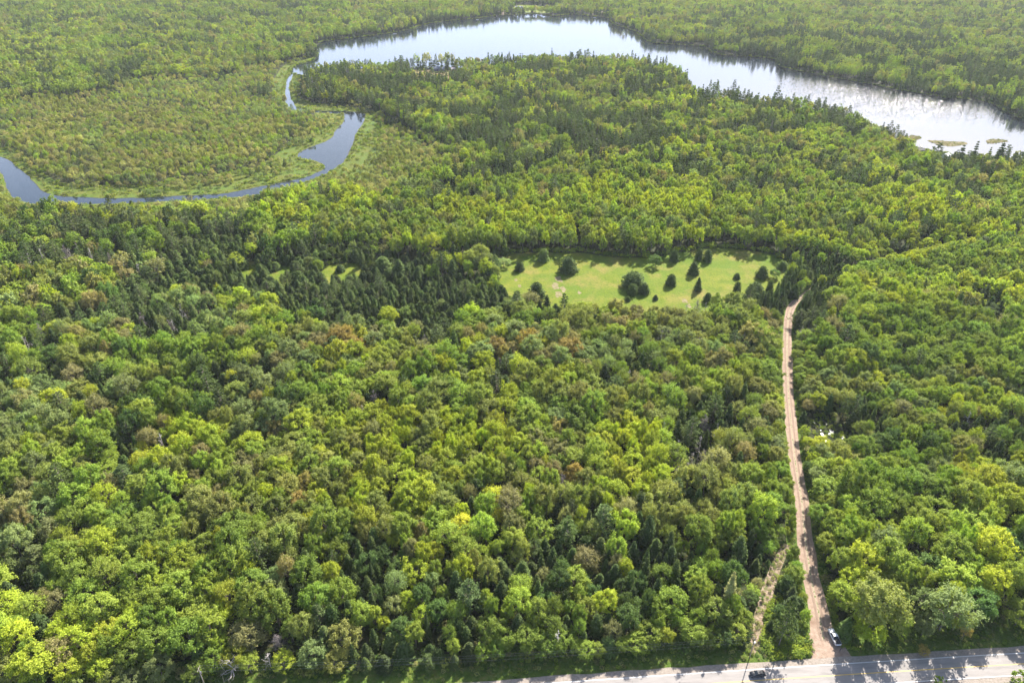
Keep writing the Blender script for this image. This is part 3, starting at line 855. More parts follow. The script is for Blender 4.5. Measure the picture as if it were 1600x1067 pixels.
# region: polygon in photo points at canopy height, weights of kinds (broad, thin, spruce, pine, dead), tints, radius range, height range
REG = [
    ('swamp', [(-150, 150), (60, 150), (180, 130), (300, 110), (440, 95), (480, 100), (470, 150), (600, 175), (690, 215), (690, 270), (600, 300), (450, 305), (300, 330), (-150, 340)],
     (.34, .60, .03, .03, .0), [(T_O, 3), (T_T, 4), (T_L, 3.0), (T_B, .3), (T_P, 2.4)], (1.3, 3.3), (4.5, 9)),
    ('shore_conifers', [(1080, 70), (1220, 90), (1300, 108), (1420, 125), (1560, 150), (1700, 200), (1700, 90), (1500, 70), (1300, 50), (1150, 40)],
     (.26, .06, .58, .10, .0), [(T_G, 3), (T_L, 2), (T_O, 2), (T_P, 2)], (2.2, 4.8), (9, 16)),
    ('peninsula', [(450, 95), (560, 95), (860, 80), (1080, 95), (1200, 150), (1400, 210), (1560, 230), (1560, 290), (1100, 290), (690, 290), (640, 200), (470, 165)],
     (.38, .10, .34, .18, .004), [(T_G, 3.5), (T_O, 2.4), (T_L, 2.2), (T_B, 1.0), (T_P, 1.5), (T_Y, 1.2)], (2.2, 5.4), (8, 16)),
    ('yellow_belt', [(440, 300), (900, 290), (1600, 300), (1700, 330), (1700, 372), (1250, 390), (1100, 380), (900, 385), (640, 385), (520, 375), (420, 330)],
     (.78, .10, .07, .05, .0), [(T_Y, 5), (T_L, 3), (T_O, 1.5), (T_G, 1.4), (T_P, .6)], (2.2, 5.0), (9, 16)),
    ('plantation', [(150, 455), (230, 395), (320, 350), (420, 375), (520, 385), (640, 385), (720, 400), (790, 420), (815, 475), (770, 505), (640, 520), (520, 522), (400, 500), (330, 470), (240, 480)],
     (.13, .02, .79, .06, .0), [(T_S2, 3), (T_P, 1.5), (T_G, 1.5), (T_Y, 1.0)], (1.6, 5.2), (5, 12)),
    ('field_side', [(1150, 400), (1300, 395), (1380, 400), (1290, 445), (1240, 480), (1180, 480)],
     (.08, .02, .88, .02, .0), [(T_G, 3), (T_L, 2), (T_D, 2)], (2.0, 3.4), (8, 12)),
    ('front_left', [(-150, 780), (250, 760), (480, 880), (480, 1120), (-150, 1120)],
     (.74, .17, .05, .03, .02), [(T_L, 3), (T_Y, 2.2), (T_G, 3), (T_O, 2), (T_P, 1.6), (T_B, .5)], (2.6, 6.8), (8, 16)),
    ('front_conifers', [(480, 880), (720, 870), (1000, 860), (1200, 880), (1220, 1060), (480, 1060)],
     (.42, .08, .40, .09, .01), [(T_G, 3), (T_L, 2.4), (T_D, 2), (T_Y, 1.2), (T_P, 1)], (1.7, 5.4), (6, 14)),
    ('gold_middle', [(200, 680), (600, 640), (1000, 680), (1050, 760), (1000, 850), (720, 870), (480, 880), (250, 780)],
     (.72, .20, .045, .02, .03), [(T_Y, 4.4), (T_O, 2.6), (T_L, 2.2), (T_R, .2), (T_B, .5), (T_GOLD, .3)], (2.0, 5.6), (8, 14)),
    ('mid_brown', [(860, 480), (1225, 470), (1225, 840), (1050, 850), (1000, 700), (860, 600)],
     (.56, .26, .12, .04, .04), [(T_O, 3.5), (T_L, 2), (T_B, .9), (T_G, 2.4), (T_R, .15), (T_P, 2)], (2.4, 5.8), (8, 15)),
    ('right_low', [(1240, 560), (1400, 560), (1700, 620), (1700, 760), (1500, 760), (1240, 720)],
     (.58, .22, .17, .02, .01), [(T_D, .6), (T_G, 3), (T_O, 2.4), (T_P, 2), (T_Y, 1.8), (T_L, 2)], (1.7, 4.8), (6, 12)),
    ('right_front', [(1240, 720), (1700, 740), (1700, 1100), (1240, 1100)],
     (.84, .07, .07, .02, .0), [(T_G, 4), (T_L, 5), (T_D, .6), (T_P, 1), (T_Y, 2)], (2.6, 6.8), (8, 16)),
    ('right_mid', [(1240, 380), (1750, 350), (1750, 640), (1240, 580)],
     (.84, .07, .06, .03, .0), [(T_G, 3), (T_L, 5), (T_D, .5), (T_O, 1.4), (T_Y, 1.6)], (2.6, 6.4), (9, 16)),
    ('left_mixed', [(-200, 330), (420, 300), (520, 380), (330, 370), (180, 440), (330, 480), (500, 500), (480, 640), (200, 680), (-200, 780)],
     (.54, .12, .20, .13, .025), [(T_G, 3.4), (T_D, 1.5), (T_L, 2.2), (T_O, 2.4), (T_B, .7), (T_Y, 1.0), (T_P, 1.6)], (2.4, 6.4), (8, 17)),
    ('centre', [(330, 460), (860, 470), (1225, 490), (1225, 700), (600, 660), (200, 700)],
     (.76, .12, .07, .03, .025), [(T_L, 3.2), (T_O, 2.6), (T_G, 2.4), (T_Y, 1.8), (T_P, 2), (T_B, .8), (T_R, .2)], (2.6, 6.8), (8, 16)),
]
REST = ((.54, .10, .25, .11, .0), [(T_G, 3.4), (T_L, 3), (T_O, 2), (T_P, 1.5), (T_B, .5), (T_Y, .8)], (2.6, 6.0), (8, 17))
REG_POLY = [GP(r[1], 8.0) for r in REG]


def scatter():
    rs = np.random.RandomState(11)
    bands = []
    # expected spacing: denser near, wider far
    for (y0, y1, s) in ((96, 420, 3.3), (420, 800, 3.9), (800, 1250, 5.0), (1250, 1960, 6.2)):
        ny = int((y1 - y0) / s)
        for j in range(ny):
            y = y0 + j * s
            w = 60 + 0.80 * math.hypot(y, 200)
            x = np.arange(-w, w, s)
            bands.append(np.stack([x + rs.uniform(-.5, .5, len(x)) * s, np.full(len(x), y) + rs.uniform(-.5, .5, len(x)) * s], 1))
    P = np.vstack(bands)
    # keep out of water, fields, roads
    ok = ~inpoly(P, LAKE) & ~inpoly(P, RIVER) & ~inpoly(P, FIELD) & ~inpoly(P, OPEN2A) & ~inpoly(P, OPEN2B) & ~inpoly(P, OPEN2C) & ~inpoly(P, POND)
    ok &= ~inpoly(P, lawn) & ~inpoly(P, CAMPGR) & ~inpoly(P, COVE)
    P = P[ok]
    near = P[:, 1] < 520
    ok = np.ones(len(P), bool)
    dd = dist_line(P, DIRT_C)
    hw = np.interp(P[:, 1], DIRT[:, 1], DIRT[:, 2])
    ok &= dd > hw + 1.6
    dr = dist_line(P, EDGE)
    north = (P[:, 1] > np.interp(P[:, 0], EDGE[:, 0], EDGE[:, 1]))
    setback = 8.2 + 2.5 * (vnoise(P, 14, 31) - 0.5)
    ok &= north & (dr > setback)
    dtr = dist_line(P, TRACK)
    ok &= dtr > 2.7
    P = P[ok]
    n = len(P)
    dwat = np.minimum(dist_line(P, np.vstack([LAKE, LAKE[:1]])), dist_line(P, np.vstack([RIVER, RIVER[:1]])))
    reg = np.full(n, -1)
    # region borders wander rather than run straight
    amp = (6 + P[:, 1] * 0.045)[:, None]
    W = P + np.stack([fnoise(P, 45, 71) - .5, fnoise(P, 45, 73) - .5], 1) * 3.2 * amp
    for i in range(len(REG) - 1, -1, -1):
        reg[inpoly(W, REG_POLY[i])] = i
    kn = fnoise(P, 26, 41); tnz = fnoise(P, 34, 51)
    # noise to roughly uniform
    kn = np.argsort(np.argsort(kn)) / n; tnz = np.argsort(np.argsort(tnz)) / n
    ku = (kn * 0.62 + rs.rand(n) * 0.38)
    ku = np.argsort(np.argsort(ku)) / n
    tu = (tnz * 0.66 + rs.rand(n) * 0.34); tu = np.argsort(np.argsort(tu)) / n
    marsh = inpoly(P, MARSH)
    dd2 = dist_line(P, DIRT_C); hw2 = np.interp(P[:, 1], DIRT[:, 1], DIRT[:, 2])
    dtr2 = dist_line(P, TRACK); dr2 = dist_line(P, EDGE)
    side_e = P[:, 0] > np.interp(P[:, 1], DIRT[:, 1], DIRT[:, 0])
    size_n = fnoise(P, 18, 61)
    mq = fnoise(P, 30, 91); hn = fnoise(P, 40, 95); bn = fnoise(P, 90, 97)
    far = np.clip((P[:, 1] - 500) / 500, 0, 1)
    cells = {}
    T = []
    pre = rs.rand(n)
    rlo = np.array([(REG[g][4] if g >= 0 else REST[2])[0] for g in reg]); rhi = np.array([(REG[g][4] if g >= 0 else REST[2])[1] for g in reg])
    rad = 0.95 * rlo + (rhi * 0.93 - rlo) * (pre ** 1.8 * 0.75 + 0.25 * size_n)
    order = np.argsort(-(rad + rs.randn(n) * 1.0))
    names = ('broad', 'thin', 'spruce', 'pine', 'dead')
    for i in order:
        x, y = P[i]
        if reg[i] >= 0: _, _, kw, tints, rr, hh = REG[reg[i]]
        else: kw, tints, rr, hh = REST
        thin_out = 0
        if marsh[i]:
            if rs.rand() > (dwat[i] - 52 * (mq[i] - 0.30)) / 22: continue
            rr = (1.0, 2.4); hh = (2.5, 6.0)
        if dwat[i] < 0.9: continue
        c = 0; k = 0; tot = sum(kw)
        for k, w in enumerate(kw):
            c += w / tot
            if ku[i] <= c: break
        kind = names[k]
        r = float(rad[i]) if not marsh[i] else rs.uniform(*rr)
        h = hh[0] + (hh[1] - hh[0]) * (0.6 * rs.rand() + 0.4 * (r - rr[0]) / (rr[1] - rr[0] + 1e-6))
        h *= 0.86 + 0.52 * hn[i]
        if kind == 'spruce': r = min(r * rs.uniform(0.7, 1.05), 3.9); h *= rs.uniform(0.9, 1.12)
        if kind in ('spruce', 'pine') and reg[i] in (1, 2): h *= 1.14
        if kind == 'pine': r = min(r * 1.15, 5.2); h *= 1.15
        if dwat[i] < 9 and not marsh[i]: r = min(r, 2.8)
        if dtr2[i] < 8: h = min(h, 4.5 + (dtr2[i] - 3) * 0.7); r = min(r, 0.8 * (dtr2[i] - 1.6))
        if dr2[i] < 18:
            h = min(h, (4.5 + 0.6 * (dr2[i] - 6)) if x < 92 else (7.5 + 0.6 * (dr2[i] - 6))); r = min(r, h * 0.5)
        if side_e[i]:
            ed = dd2[i] - hw2[i]
            if ed < 0.55 * r + 0.4: r = max(1.1, (ed - 0.4) / 0.55); h = min(h, 2.2 + r * 2.2)
            if ed < 13: h = min(h, (5.0 + ed * 0.5) if 205 < y < 330 or y > 395 else (8.5 + ed * 0.5)); r = min(r, h * 0.5)
        else:
            ed = dd2[i] - hw2[i]
            if ed < 12: h = min(h, 4.2 + ed * 0.75)
            if ed < 1.0 * r + 0.8: r = max(0.9, (ed - 0.6) / 1.0); h = min(h, 2.2 + r * 2.2)
        # gaps between trunks in proportion to crown sizes
        cx, cy = int(x // 5), int(y // 5)
        need = (0.64 if kind != 'spruce' else 0.60) if reg[i] != 0 else 0.78
        clash = False
        for ax in (cx - 2, cx - 1, cx, cx + 1, cx + 2):
            for ay in (cy - 2, cy - 1, cy, cy + 1, cy + 2):
                for (qx, qy, qr) in cells.get((ax, ay), ()):
                    if (qx - x) ** 2 + (qy - y) ** 2 < (need * (r + qr)) ** 2: clash = True; break
                if clash: break
            if clash: break
        if clash: continue
        cells.setdefault((cx, cy), []).append((x, y, r))
        tw_ = sum(t[1] for t in tints); c = 0
        for t, w in tints:
            c += w / tw_
            if tu[i] <= c: break
        if kind == 'spruce': t = T_S if rs.rand() < (0.25 if reg[i] == 4 else 0.5) else T_S2
        if kind == 'pine': t = T_N if rs.rand() < 0.6 else T_S2
        if kind == 'thin' and rs.rand() < 0.15: t = T_B
        v = rs.uniform(0.80, 1.20) * (0.80 + 0.40 * bn[i])
        tint = tuple(a * v * rs.uniform(0.93, 1.07) for a in t)
        if kind == 'spruce' and rs.rand() < (0.6 if reg[i] == 4 else 0.3):
            kind = 'fir'; r = min(r * 1.25, 4.0); h = max(h * 0.78, r * 1.9)
        T.append([kind, x, y, r, h, tint, rs.uniform(0, 2 * PI), int(rs.randint(0, 1000)), t])
    return T


TREES = scatter()
print('trees', len(TREES))

TINT_WORD = {T_Y: 'yellow-green', T_G: 'mid green', T_L: 'light green', T_O: 'olive', T_D: 'deep green', T_B: 'brownish', T_R: 'rusty orange', T_P: 'pale grey-green',
             T_T: 'tan', T_S: 'dark green', T_S2: 'blue-green', T_N: 'dull green', T_GOLD: 'golden'}
ONES = 'zeroth first second third fourth fifth sixth seventh eighth ninth tenth eleventh twelfth thirteenth fourteenth fifteenth sixteenth seventeenth eighteenth nineteenth'.split()
TENS = {2: ('twentieth', 'twenty'), 3: ('thirtieth', 'thirty'), 4: ('fortieth', 'forty'), 5: ('fiftieth', 'fifty'), 6: ('sixtieth', 'sixty'), 7: ('seventieth', 'seventy'), 8: ('eightieth', 'eighty'), 9: ('ninetieth', 'ninety')}


def ordinal(n):
    if n < 20: return ONES[n]
    if n >= 100: return 'hundred and ' + (ordinal(n - 100) if n > 100 else 'first')
    a, b = divmod(n, 10)
    return TENS[a][0] if b == 0 else TENS[a][1] + '-' + ONES[b]


# choose the individuals: the largest in view of each kind
def view(t):
    x, y, r, h = t[1], t[2], t[3], t[4]
    px, py, d = proj(x, y, h * 0.75)
    return px, py, d


def add_tree(name, key, x, y, r, h, tint, rz, pick):
    f = FORMS[key][pick % len(FORMS[key])]
    e = empty(name, (x, y, 0), rz)
    c = bpy.data.objects.new('crown', f['cm']); t = bpy.data.objects.new('trunk', f['tm'])
    for o in (c, t):
        o.scale = (r / f['R'], r / f['R'], h / f['H'])
        link(o, e)
    c['tint'] = tint
    return e


def near_label_rows(items, adj, noun, group, cat, where):
    """ranks run back from the paved road; places in a rank are counted from the left"""
    rows = {}
    for t, o in items:
        rank = int(max(0, (t[2] - np.interp(t[1], EDGE[:, 0], EDGE[:, 1]) - 6)) // 11) + 1
        rows.setdefault(rank, []).append((proj(t[1], t[2], 0)[0], t, o))
    for rank, row in rows.items():
        row.sort(key=lambda q: q[0])
        for i, (_, t, o) in enumerate(row):
            tag(o, f"{adj(t)} {noun}, {ordinal(i + 1)} such from left in {ordinal(rank)} rank behind paved road", cat, group)


masses = {'broadleaf': [], 'spruce': [], 'pine': [], 'dead': []}
fam = {'broad': 'broadleaf', 'thin': 'broadleaf', 'spruce': 'spruce', 'fir': 'spruce', 'pine': 'pine', 'dead': 'dead'}
LIMIT = {'broadleaf': 296, 'spruce': 235, 'pine': 150, 'dead': 60}
byfam = {}
for t in TREES: byfam.setdefault(fam[t[0]], []).append(t)
for fm, lst in byfam.items():
    sc_ = []
    for t in lst:
        px, py, d = view(t)
        seen = -8 < px < 1608 and -5 < py < 1066
        sc_.append((0 if seen else 1, -t[3] * t[4] ** 0.5 / d ** 1.6 if seen else d, t))
    sc_.sort(key=lambda q: (q[0], q[1]))
    chosen = [q[2] for q in sc_[:LIMIT[fm]] if q[0] == 0]
    ids = {id(t) for t in chosen}
    masses[fm] = [t for t in lst if id(t) not in ids]
    items = []
    for t in chosen:
        kind, x, y, r, h, tint, rz, pick, _ = t
        if fm == 'dead':
            o = bpy.data.objects.new('dead_tree', DEADM[pick % 4]); o.location = (x, y, 0); o.rotation_euler = (0, 0, rz)
            o.scale = (1, 1, h / 11.0); link(o)
        else:
            o = add_tree({'broadleaf': 'broadleaf_tree', 'spruce': 'spruce_tree', 'pine': 'pine_tree'}[fm], kind + ('0' if y < 430 else '1'), x, y, r, h, tint, rz, pick)
        items.append((t, o))
    if fm == 'broadleaf':
        near_label_rows(items, lambda t: ('sparse ' if t[0] == 'thin' else 'leafy ') + TINT_WORD[t[8]], 'broadleaf tree', 'broadleaf trees of the near woods', 'tree', '')
    elif fm == 'spruce':
        near_label_rows(items, lambda t: ('tall ' if t[4] > 10 else 'small ') + TINT_WORD[t[8]], 'pointed spruce', 'spruces of the near woods', 'tree', '')
    elif fm == 'pine':
        near_label_rows(items, lambda t: 'tufted ' + TINT_WORD[t[8]], 'pine', 'pines of the near woods', 'tree', '')
    else:
        near_label_rows(items, lambda t: 'bare grey', 'dead tree', 'dead trees in the woods', 'tree', '')


def mass(name, trees, keyf, label, cat):
    """all the further trees of one kind as one object: points that carry the tree forms"""
    keys = sorted({keyf(t) for t in trees})
    col = bpy.data.collections.new(name + '_forms')
    base = {}
    n = 0
    for k in keys:
        base[k] = n
        src = DEADM if k == 'dead' else [f['jm'] for f in FORMS[k]]
        for me in src:
            col.objects.link(bpy.data.objects.new(f'form_{name}_{n:03d}', me)); n += 1
    P = np.array([(t[1], t[2], 0) for t in trees], np.float32)
    me = bpy.data.meshes.new(name)
    me.vertices.add(len(P)); me.vertices.foreach_set('co', P.ravel())
    idx, scl, rz, ti = [], [], [], []
    for t in trees:
        k = keyf(t)
        if k == 'dead':
            idx.append(base[k] + t[7] % len(DEADM)); scl += [1, 1, t[4] / 11.0]
        else:
            L = FORMS[k]; f = L[t[7] % len(L)]
            idx.append(base[k] + t[7] % len(L)); scl += [t[3] / f['R'], t[3] / f['R'], t[4] / f['H']]
        rz.append(t[6]); ti += list(t[5])
    for nm, ty, key, v in (('tint', 'FLOAT_VECTOR', 'vector', ti), ('scl', 'FLOAT_VECTOR', 'vector', scl), ('rz', 'FLOAT', 'value', rz), ('idx', 'INT', 'value', idx)):
        a = me.attributes.new(nm, ty, 'POINT'); a.data.foreach_set(key, v)
    o = link(bpy.data.objects.new(name, me))
    ng = bpy.data.node_groups.new(name + '_nodes', 'GeometryNodeTree')
    ng.interface.new_socket('Geometry', in_out='INPUT', socket_type='NodeSocketGeometry')
    ng.interface.new_socket('Geometry', in_out='OUTPUT', socket_type='NodeSocketGeometry')
    N = ng.nodes.new; L = ng.links.new
    gi, go = N('NodeGroupInput'), N('NodeGroupOutput')
    ip, ci = N('GeometryNodeInstanceOnPoints'), N('GeometryNodeCollectionInfo')
    ci.inputs[0].default_value = col; ci.inputs[1].default_value = True; ci.inputs[2].default_value = True

    def na(nm, ty):
        q = N('GeometryNodeInputNamedAttribute'); q.data_type = ty; q.inputs[0].default_value = nm; return q.outputs[0]
    L(gi.outputs[0], ip.inputs['Points']); L(ci.outputs[0], ip.inputs['Instance']); ip.inputs['Pick Instance'].default_value = True
    L(na('idx', 'INT'), ip.inputs['Instance Index'])
    cx = N('ShaderNodeCombineXYZ'); L(na('rz', 'FLOAT'), cx.inputs[2]); L(cx.outputs[0], ip.inputs['Rotation'])
    L(na('scl', 'FLOAT_VECTOR'), ip.inputs['Scale']); L(ip.outputs[0], go.inputs[0])
    o.modifiers.new('points', 'NODES').node_group = ng
    return tag(o, label, cat, None, 'stuff')


def lodkey(t):
    d = math.hypot(t[1], t[2])
    return t[0] + ('0' if d < 430 else '1' if d < 820 else '2')


mass('broadleaf_forest', masses['broadleaf'], lodkey, 'mixed green and olive broadleaf forest spreading back past the lake', 'forest')
mass('spruce_forest', masses['spruce'], lodkey, 'dark pointed spruces standing through the forest as far as the lake and beyond', 'forest')
mass('pine_forest', masses['pine'], lodkey, 'dull green tufted pines scattered through the far forest', 'forest')
if masses['dead']:
    mass('dead_wood_thicket', masses['dead'], lambda t: 'dead', 'bare grey dead trunks scattered among the living forest', 'dead trees')

# undergrowth: shrubs under the canopy, on the verges and on the marsh
rs = np.random.RandomState(77)
U = []


def strew(P, rr, tints, key):
    for p in P:
        r = rs.uniform(*rr); t = tints[rs.randint(len(tints))]; v = rs.uniform(.8, 1.2)
        U.append(['bush' + key, p[0], p[1], r, r * rs.uniform(0.8, 1.5), tuple(a * v for a in t), rs.uniform(0, 6.3), int(rs.randint(1000)), t])


def cand(n, x0, x1, y0, y1): return np.stack([rs.uniform(x0, x1, n), rs.uniform(y0, y1, n)], 1)


q = cand(9000, -230, 320, 118, 330)
nn = (dist_line(q, DIRT_C) > np.interp(q[:, 1], DIRT[:, 1], DIRT[:, 2]) + 1.2) & (q[:, 1] > np.interp(q[:, 0], EDGE[:, 0], EDGE[:, 1]) + 7.5) & ~inpoly(q, POND) & (dist_line(q, TRACK) > 1.9) & (np.abs(q[:, 0]) < 90 + 0.72 * q[:, 1])
strew(q[nn], (0.7, 1.7), [T_G, T_D, T_D, T_O, T_B], '0')
q = cand(16000, -200, 300, 110, 172)
de = q[:, 1] - np.interp(q[:, 0], EDGE[:, 0], EDGE[:, 1])
nn = (de > 3.2) & (de < 11) & (dist_line(q, DIRT_C) > np.interp(q[:, 1], DIRT[:, 1], DIRT[:, 2]) + 2.0) & (rs.rand(len(q)) < 0.25 + 0.6 * (vnoise(q, 6, 5) > 0.5))
strew(q[nn], (0.22, 0.75), [T_G, T_L, T_O, T_G, T_D, T_B, T_T], '0')
bank = GP([(1205, 930), (1245, 915), (1262, 960), (1268, 1020), (1240, 1028), (1205, 1032), (1190, 1005)])
q = cand(2500, 60, 110, 125, 180); q = q[inpoly(q, bank)]
q = q[dist_line(q, DIRT_C) > np.interp(q[:, 1], DIRT[:, 1], DIRT[:, 2]) + 1.3]
strew(q[:420], (0.5, 1.3), [T_G, T_L, T_G, T_Y], '0')
for k in range(90):
    j = rs.randint(0, len(TRACK) - 1); t_ = rs.rand(); p = TRACK[j] * (1 - t_) + TRACK[j + 1] * t_
    strew([p + TN[j] * rs.normal() * 1.3], (0.25, 0.75), [T_G, T_L, T_O, T_B, T_T], '0')
for side in (1, -1):                      # brushy edges of the dirt road
    for k in range(650):
        j = rs.randint(0, len(DIRT) - 36)
        p = DIRT_C[j] + dn[j] * rs.uniform(-3, 3) + side * DN[j] * (DIRT[j, 2] + rs.uniform(0.7, 3.2))
        if p[1] < np.interp(p[0], EDGE[:, 0], EDGE[:, 1]) + 5: continue
        strew([p], (0.3, 0.75), [T_G, T_L, T_O], '0')
q = cand(600, POND[:, 0].min(), POND[:, 0].max(), POND[:, 1].min(), POND[:, 1].max())
q = q[inpoly(q, POND)][:120]
strew(q, (0.35, 1.0), [T_L, T_O, T_G, T_Y], '0')
q = cand(60000, -560, 60, 380, 1300); q = q[inpoly(q, MARSH)]
q = q[~inpoly(q, LAKE) & ~inpoly(q, RIVER)]
q = q[(dist_line(q, RIVER) > 1.5) & (rs.rand(len(q)) < 0.15 + 0.7 * (fnoise(q, 24, 8) > 0.52))]
strew(q[:3800], (0.5, 1.7), [T_L, T_O, T_O, T_Y, T_T, T_G], '1')
for rg in (ISLAND, ISLET, SPIT):
    q = cand(4000, rg[:, 0].min(), rg[:, 0].max(), rg[:, 1].min(), rg[:, 1].max()); q = q[inpoly(q, rg)][:90]
    strew(q, (0.25, 0.7), [T_T, T_O, T_B, T_G], '1')
def along(ring, step, out_lo, out_hi, rr, tints, key):
    A = ring; B = np.roll(ring, -1, 0); L_ = np.hypot(*(B - A).T)
    n_ = rs.poisson(L_ / step); A = np.repeat(A, n_, 0); B = np.repeat(B, n_, 0); L_ = np.repeat(L_, n_)[:, None] + 1e-6
    d = (B - A) / L_; p = A + (B - A) * rs.rand(len(A), 1); nr = np.stack([-d[:, 1], d[:, 0]], 1) * rs.uniform(out_lo, out_hi, (len(A), 1))
    for c in (p + nr, p - nr):
        strew(c[~inpoly(c, ring) & ~inpoly(c, LAKE) & ~inpoly(c, RIVER)], rr, tints, key)


along(FIELD, 0.9, 0.3, 3.2, (0.8, 2.3), [T_G, T_L, T_D, T_Y, T_G], '1')
along(FIELD2, 1.6, 0.3, 2.5, (0.8, 2.0), [T_G, T_D, T_S2], '1')
along(LAKE, 2.0, 0.2, 2.6, (0.9, 2.4), [T_G, T_O, T_D, T_S2, T_L], '1')
along(RIVER, 3.2, 0.4, 5.0, (0.4, 1.5), [T_L, T_O, T_G, T_T], '1')
mass('undergrowth', U, lambda t: t[0], 'low leafy brush and weeds along the road edges, riverbank and forest floor', 'undergrowth')

# ------------------------------------------------------------------ trees of the clearing, each surveyed
# x, y of the base in the photo, width and height in photo points, form, tint, label
FT = [
    (787, 417, 20, 17, 'round', T_P, 'pale rounded bush-like tree at the left end of the clearing'),
    (812, 422, 19, 20, 'field', T_S, 'small dark conifer near the left end of the clearing'),
    (849, 407, 22, 26, 'field', T_S2, 'dark conifer at the far edge of the clearing, left of the widest one'),
    (888, 424, 36, 33, 'field', T_S, 'wide dark conifer clump with a brown bare patch at its foot'),
    (838, 465, 36, 36, 'field', T_S, 'broad dark conifer nearest the left front corner of the clearing'),
    (989, 447, 44, 34, 'field', T_S, 'largest dark bushy conifer in the middle of the clearing'),
    (988, 460, 20, 24, 'field', T_S, 'small conifer tucked before the left side of the largest conifer'),
    (1006, 458, 22, 23, 'field', T_S, 'small conifer tucked before the right side of the largest conifer'),
    (1024, 416, 20, 22, 'round', T_D, 'greenish round tree at the far edge behind the largest conifer'),
    (1053, 408, 18, 25, 'field', T_S, 'narrow conifer alone at the far edge of the clearing'),
    (1092, 405, 16, 23, 'field', T_S, 'left tree of the touching conifer pair at the far edge'),
    (1105, 408, 18, 25, 'field', T_S, 'right tree of the touching conifer pair at the far edge'),
    (1083, 428, 23, 27, 'field', T_S, 'pointed conifer just in front of the far edge pair'),
    (1048, 445, 21, 24, 'field', T_S, 'lone dark conifer right of the largest conifer in mid clearing'),
    (1090, 454, 17, 29, 'spruce0', T_S, 'tall narrow conifer standing alone in the right half of the clearing'),
    (1105, 471, 18, 20, 'field', T_S, 'left tree of the pair at the front edge of the clearing'),
    (1120, 470, 15, 19, 'field', T_D, 'right, greener tree of the pair at the front edge of the clearing'),
    (1151, 435, 13, 12, 'field', T_S, 'tiny dark conifer just behind a slightly taller narrow one'),
    (1151, 456, 15, 22, 'field', T_S, 'narrow conifer in front of the tiny one, right side of clearing'),
    (1190, 433, 24, 25, 'field', T_S, 'dark conifer next to the greener tree at the right of the clearing'),
    (1209, 434, 17, 17, 'round', T_D, 'greener round tree beside the dark conifer at the right'),
    (1179, 461, 33, 29, 'field', T_S, 'wide dark conifer at the right front corner of the clearing'),
    (1202, 454, 14, 22, 'field', T_S, 'slim conifer touching the wide one at the right front corner'),
    (1222, 420, 22, 19, 'field', T_S2, 'leftmost rounded conifer of the row ending the clearing'),
    (1234, 434, 23, 24, 'field', T_S2, 'front rounded conifer of the row ending the clearing'),
    (1254, 430, 26, 24, 'field', T_S2, 'rounded conifer on the right of the row ending the clearing'),
    (1218, 462, 18, 18, 'field', T_D, 'low green conifer between the clearing and the dirt road bend'),
    (1240, 465, 19, 30, 'field', T_S, 'tall dark conifer right behind the dirt road bend'),
    (1024, 468, 11, 11, 'field', T_S, 'very small conifer at the front edge below mid clearing'),
    (981, 470, 10, 10, 'field', T_S, 'smallest sapling conifer below the largest conifer'),
    (766, 437, 36, 36, 'field', T_S2, 'big rounded conifer closing the left end of the clearing'),
    (750, 450, 26, 26, 'field', T_S2, 'rounded conifer left of the big one at the clearing end'),
    (376, 418, 32, 25, 'field', T_S2, 'broad rounded conifer at the left tip of the grass strip'),
    (403, 412, 12, 18, 'spruce0', T_S, 'slim dark spruce at the left tip of the grass strip'),
    (414, 421, 17, 17, 'field', T_S, 'small conifer behind the first gap in the grass strip'),
    (431, 421, 20, 18, 'field', T_S2, 'rounded conifer between the two left gaps of the grass strip'),
    (452, 414, 18, 22, 'field', T_S, 'pointed conifer behind the middle of the grass strip'),
    (466, 443, 30, 30, 'field', T_S, 'large rounded dark conifer in the middle of the grass strip'),
    (491, 436, 27, 22, 'field', T_S2, 'pale-topped conifer right of the large one in the grass strip'),
    (415, 440, 20, 17, 'field', T_S2, 'low conifer in front of the first gap in the grass strip'),
    (532, 424, 20, 15, 'field', T_S, 'low dark conifer at the right part of the grass strip'),
    (505, 455, 18, 20, 'field', T_S, 'conifer in front of the right part of the grass strip'),
    (548, 446, 22, 24, 'field', T_S2, 'bushy conifer at the front right of the grass strip'),
    (600, 430, 40, 42, 'spruce0', T_S2, 'tall dense spruce at the right end of the grass strip'),
    (625, 436, 36, 44, 'spruce0', T_S, 'tallest dark spruce between the grass strip and the clearing'),
    (655, 442, 34, 38, 'spruce0', T_S, 'dark spruce right of the tallest one by the clearing'),
]
for k, (px, py, w, h, form, t, lab) in enumerate(FT):
    x, y = gp(px, py)
    _, _, d = proj(x, y, 0)
    ppm = FPX / d
    el = math.atan2(CAM_H, math.hypot(x, y))
    w, h = w * 0.92, h * 0.84
    r = w / ppm / 2
    hh = max((h - w * 0.35 * math.sin(el)) / (ppm * math.cos(el)), r * 1.25)
    key = {'round': 'broad0', 'field': 'field', 'spruce0': 'spruce0'}[form]
    o = add_tree({'round': 'broadleaf_tree'}.get(form, 'spruce_tree'), key, x, y, r, hh, tuple(a * random.Random(k).uniform(1.1, 1.5) for a in t), k * 1.7, k)
    tag(o, lab, 'tree', 'trees standing in the clearing')

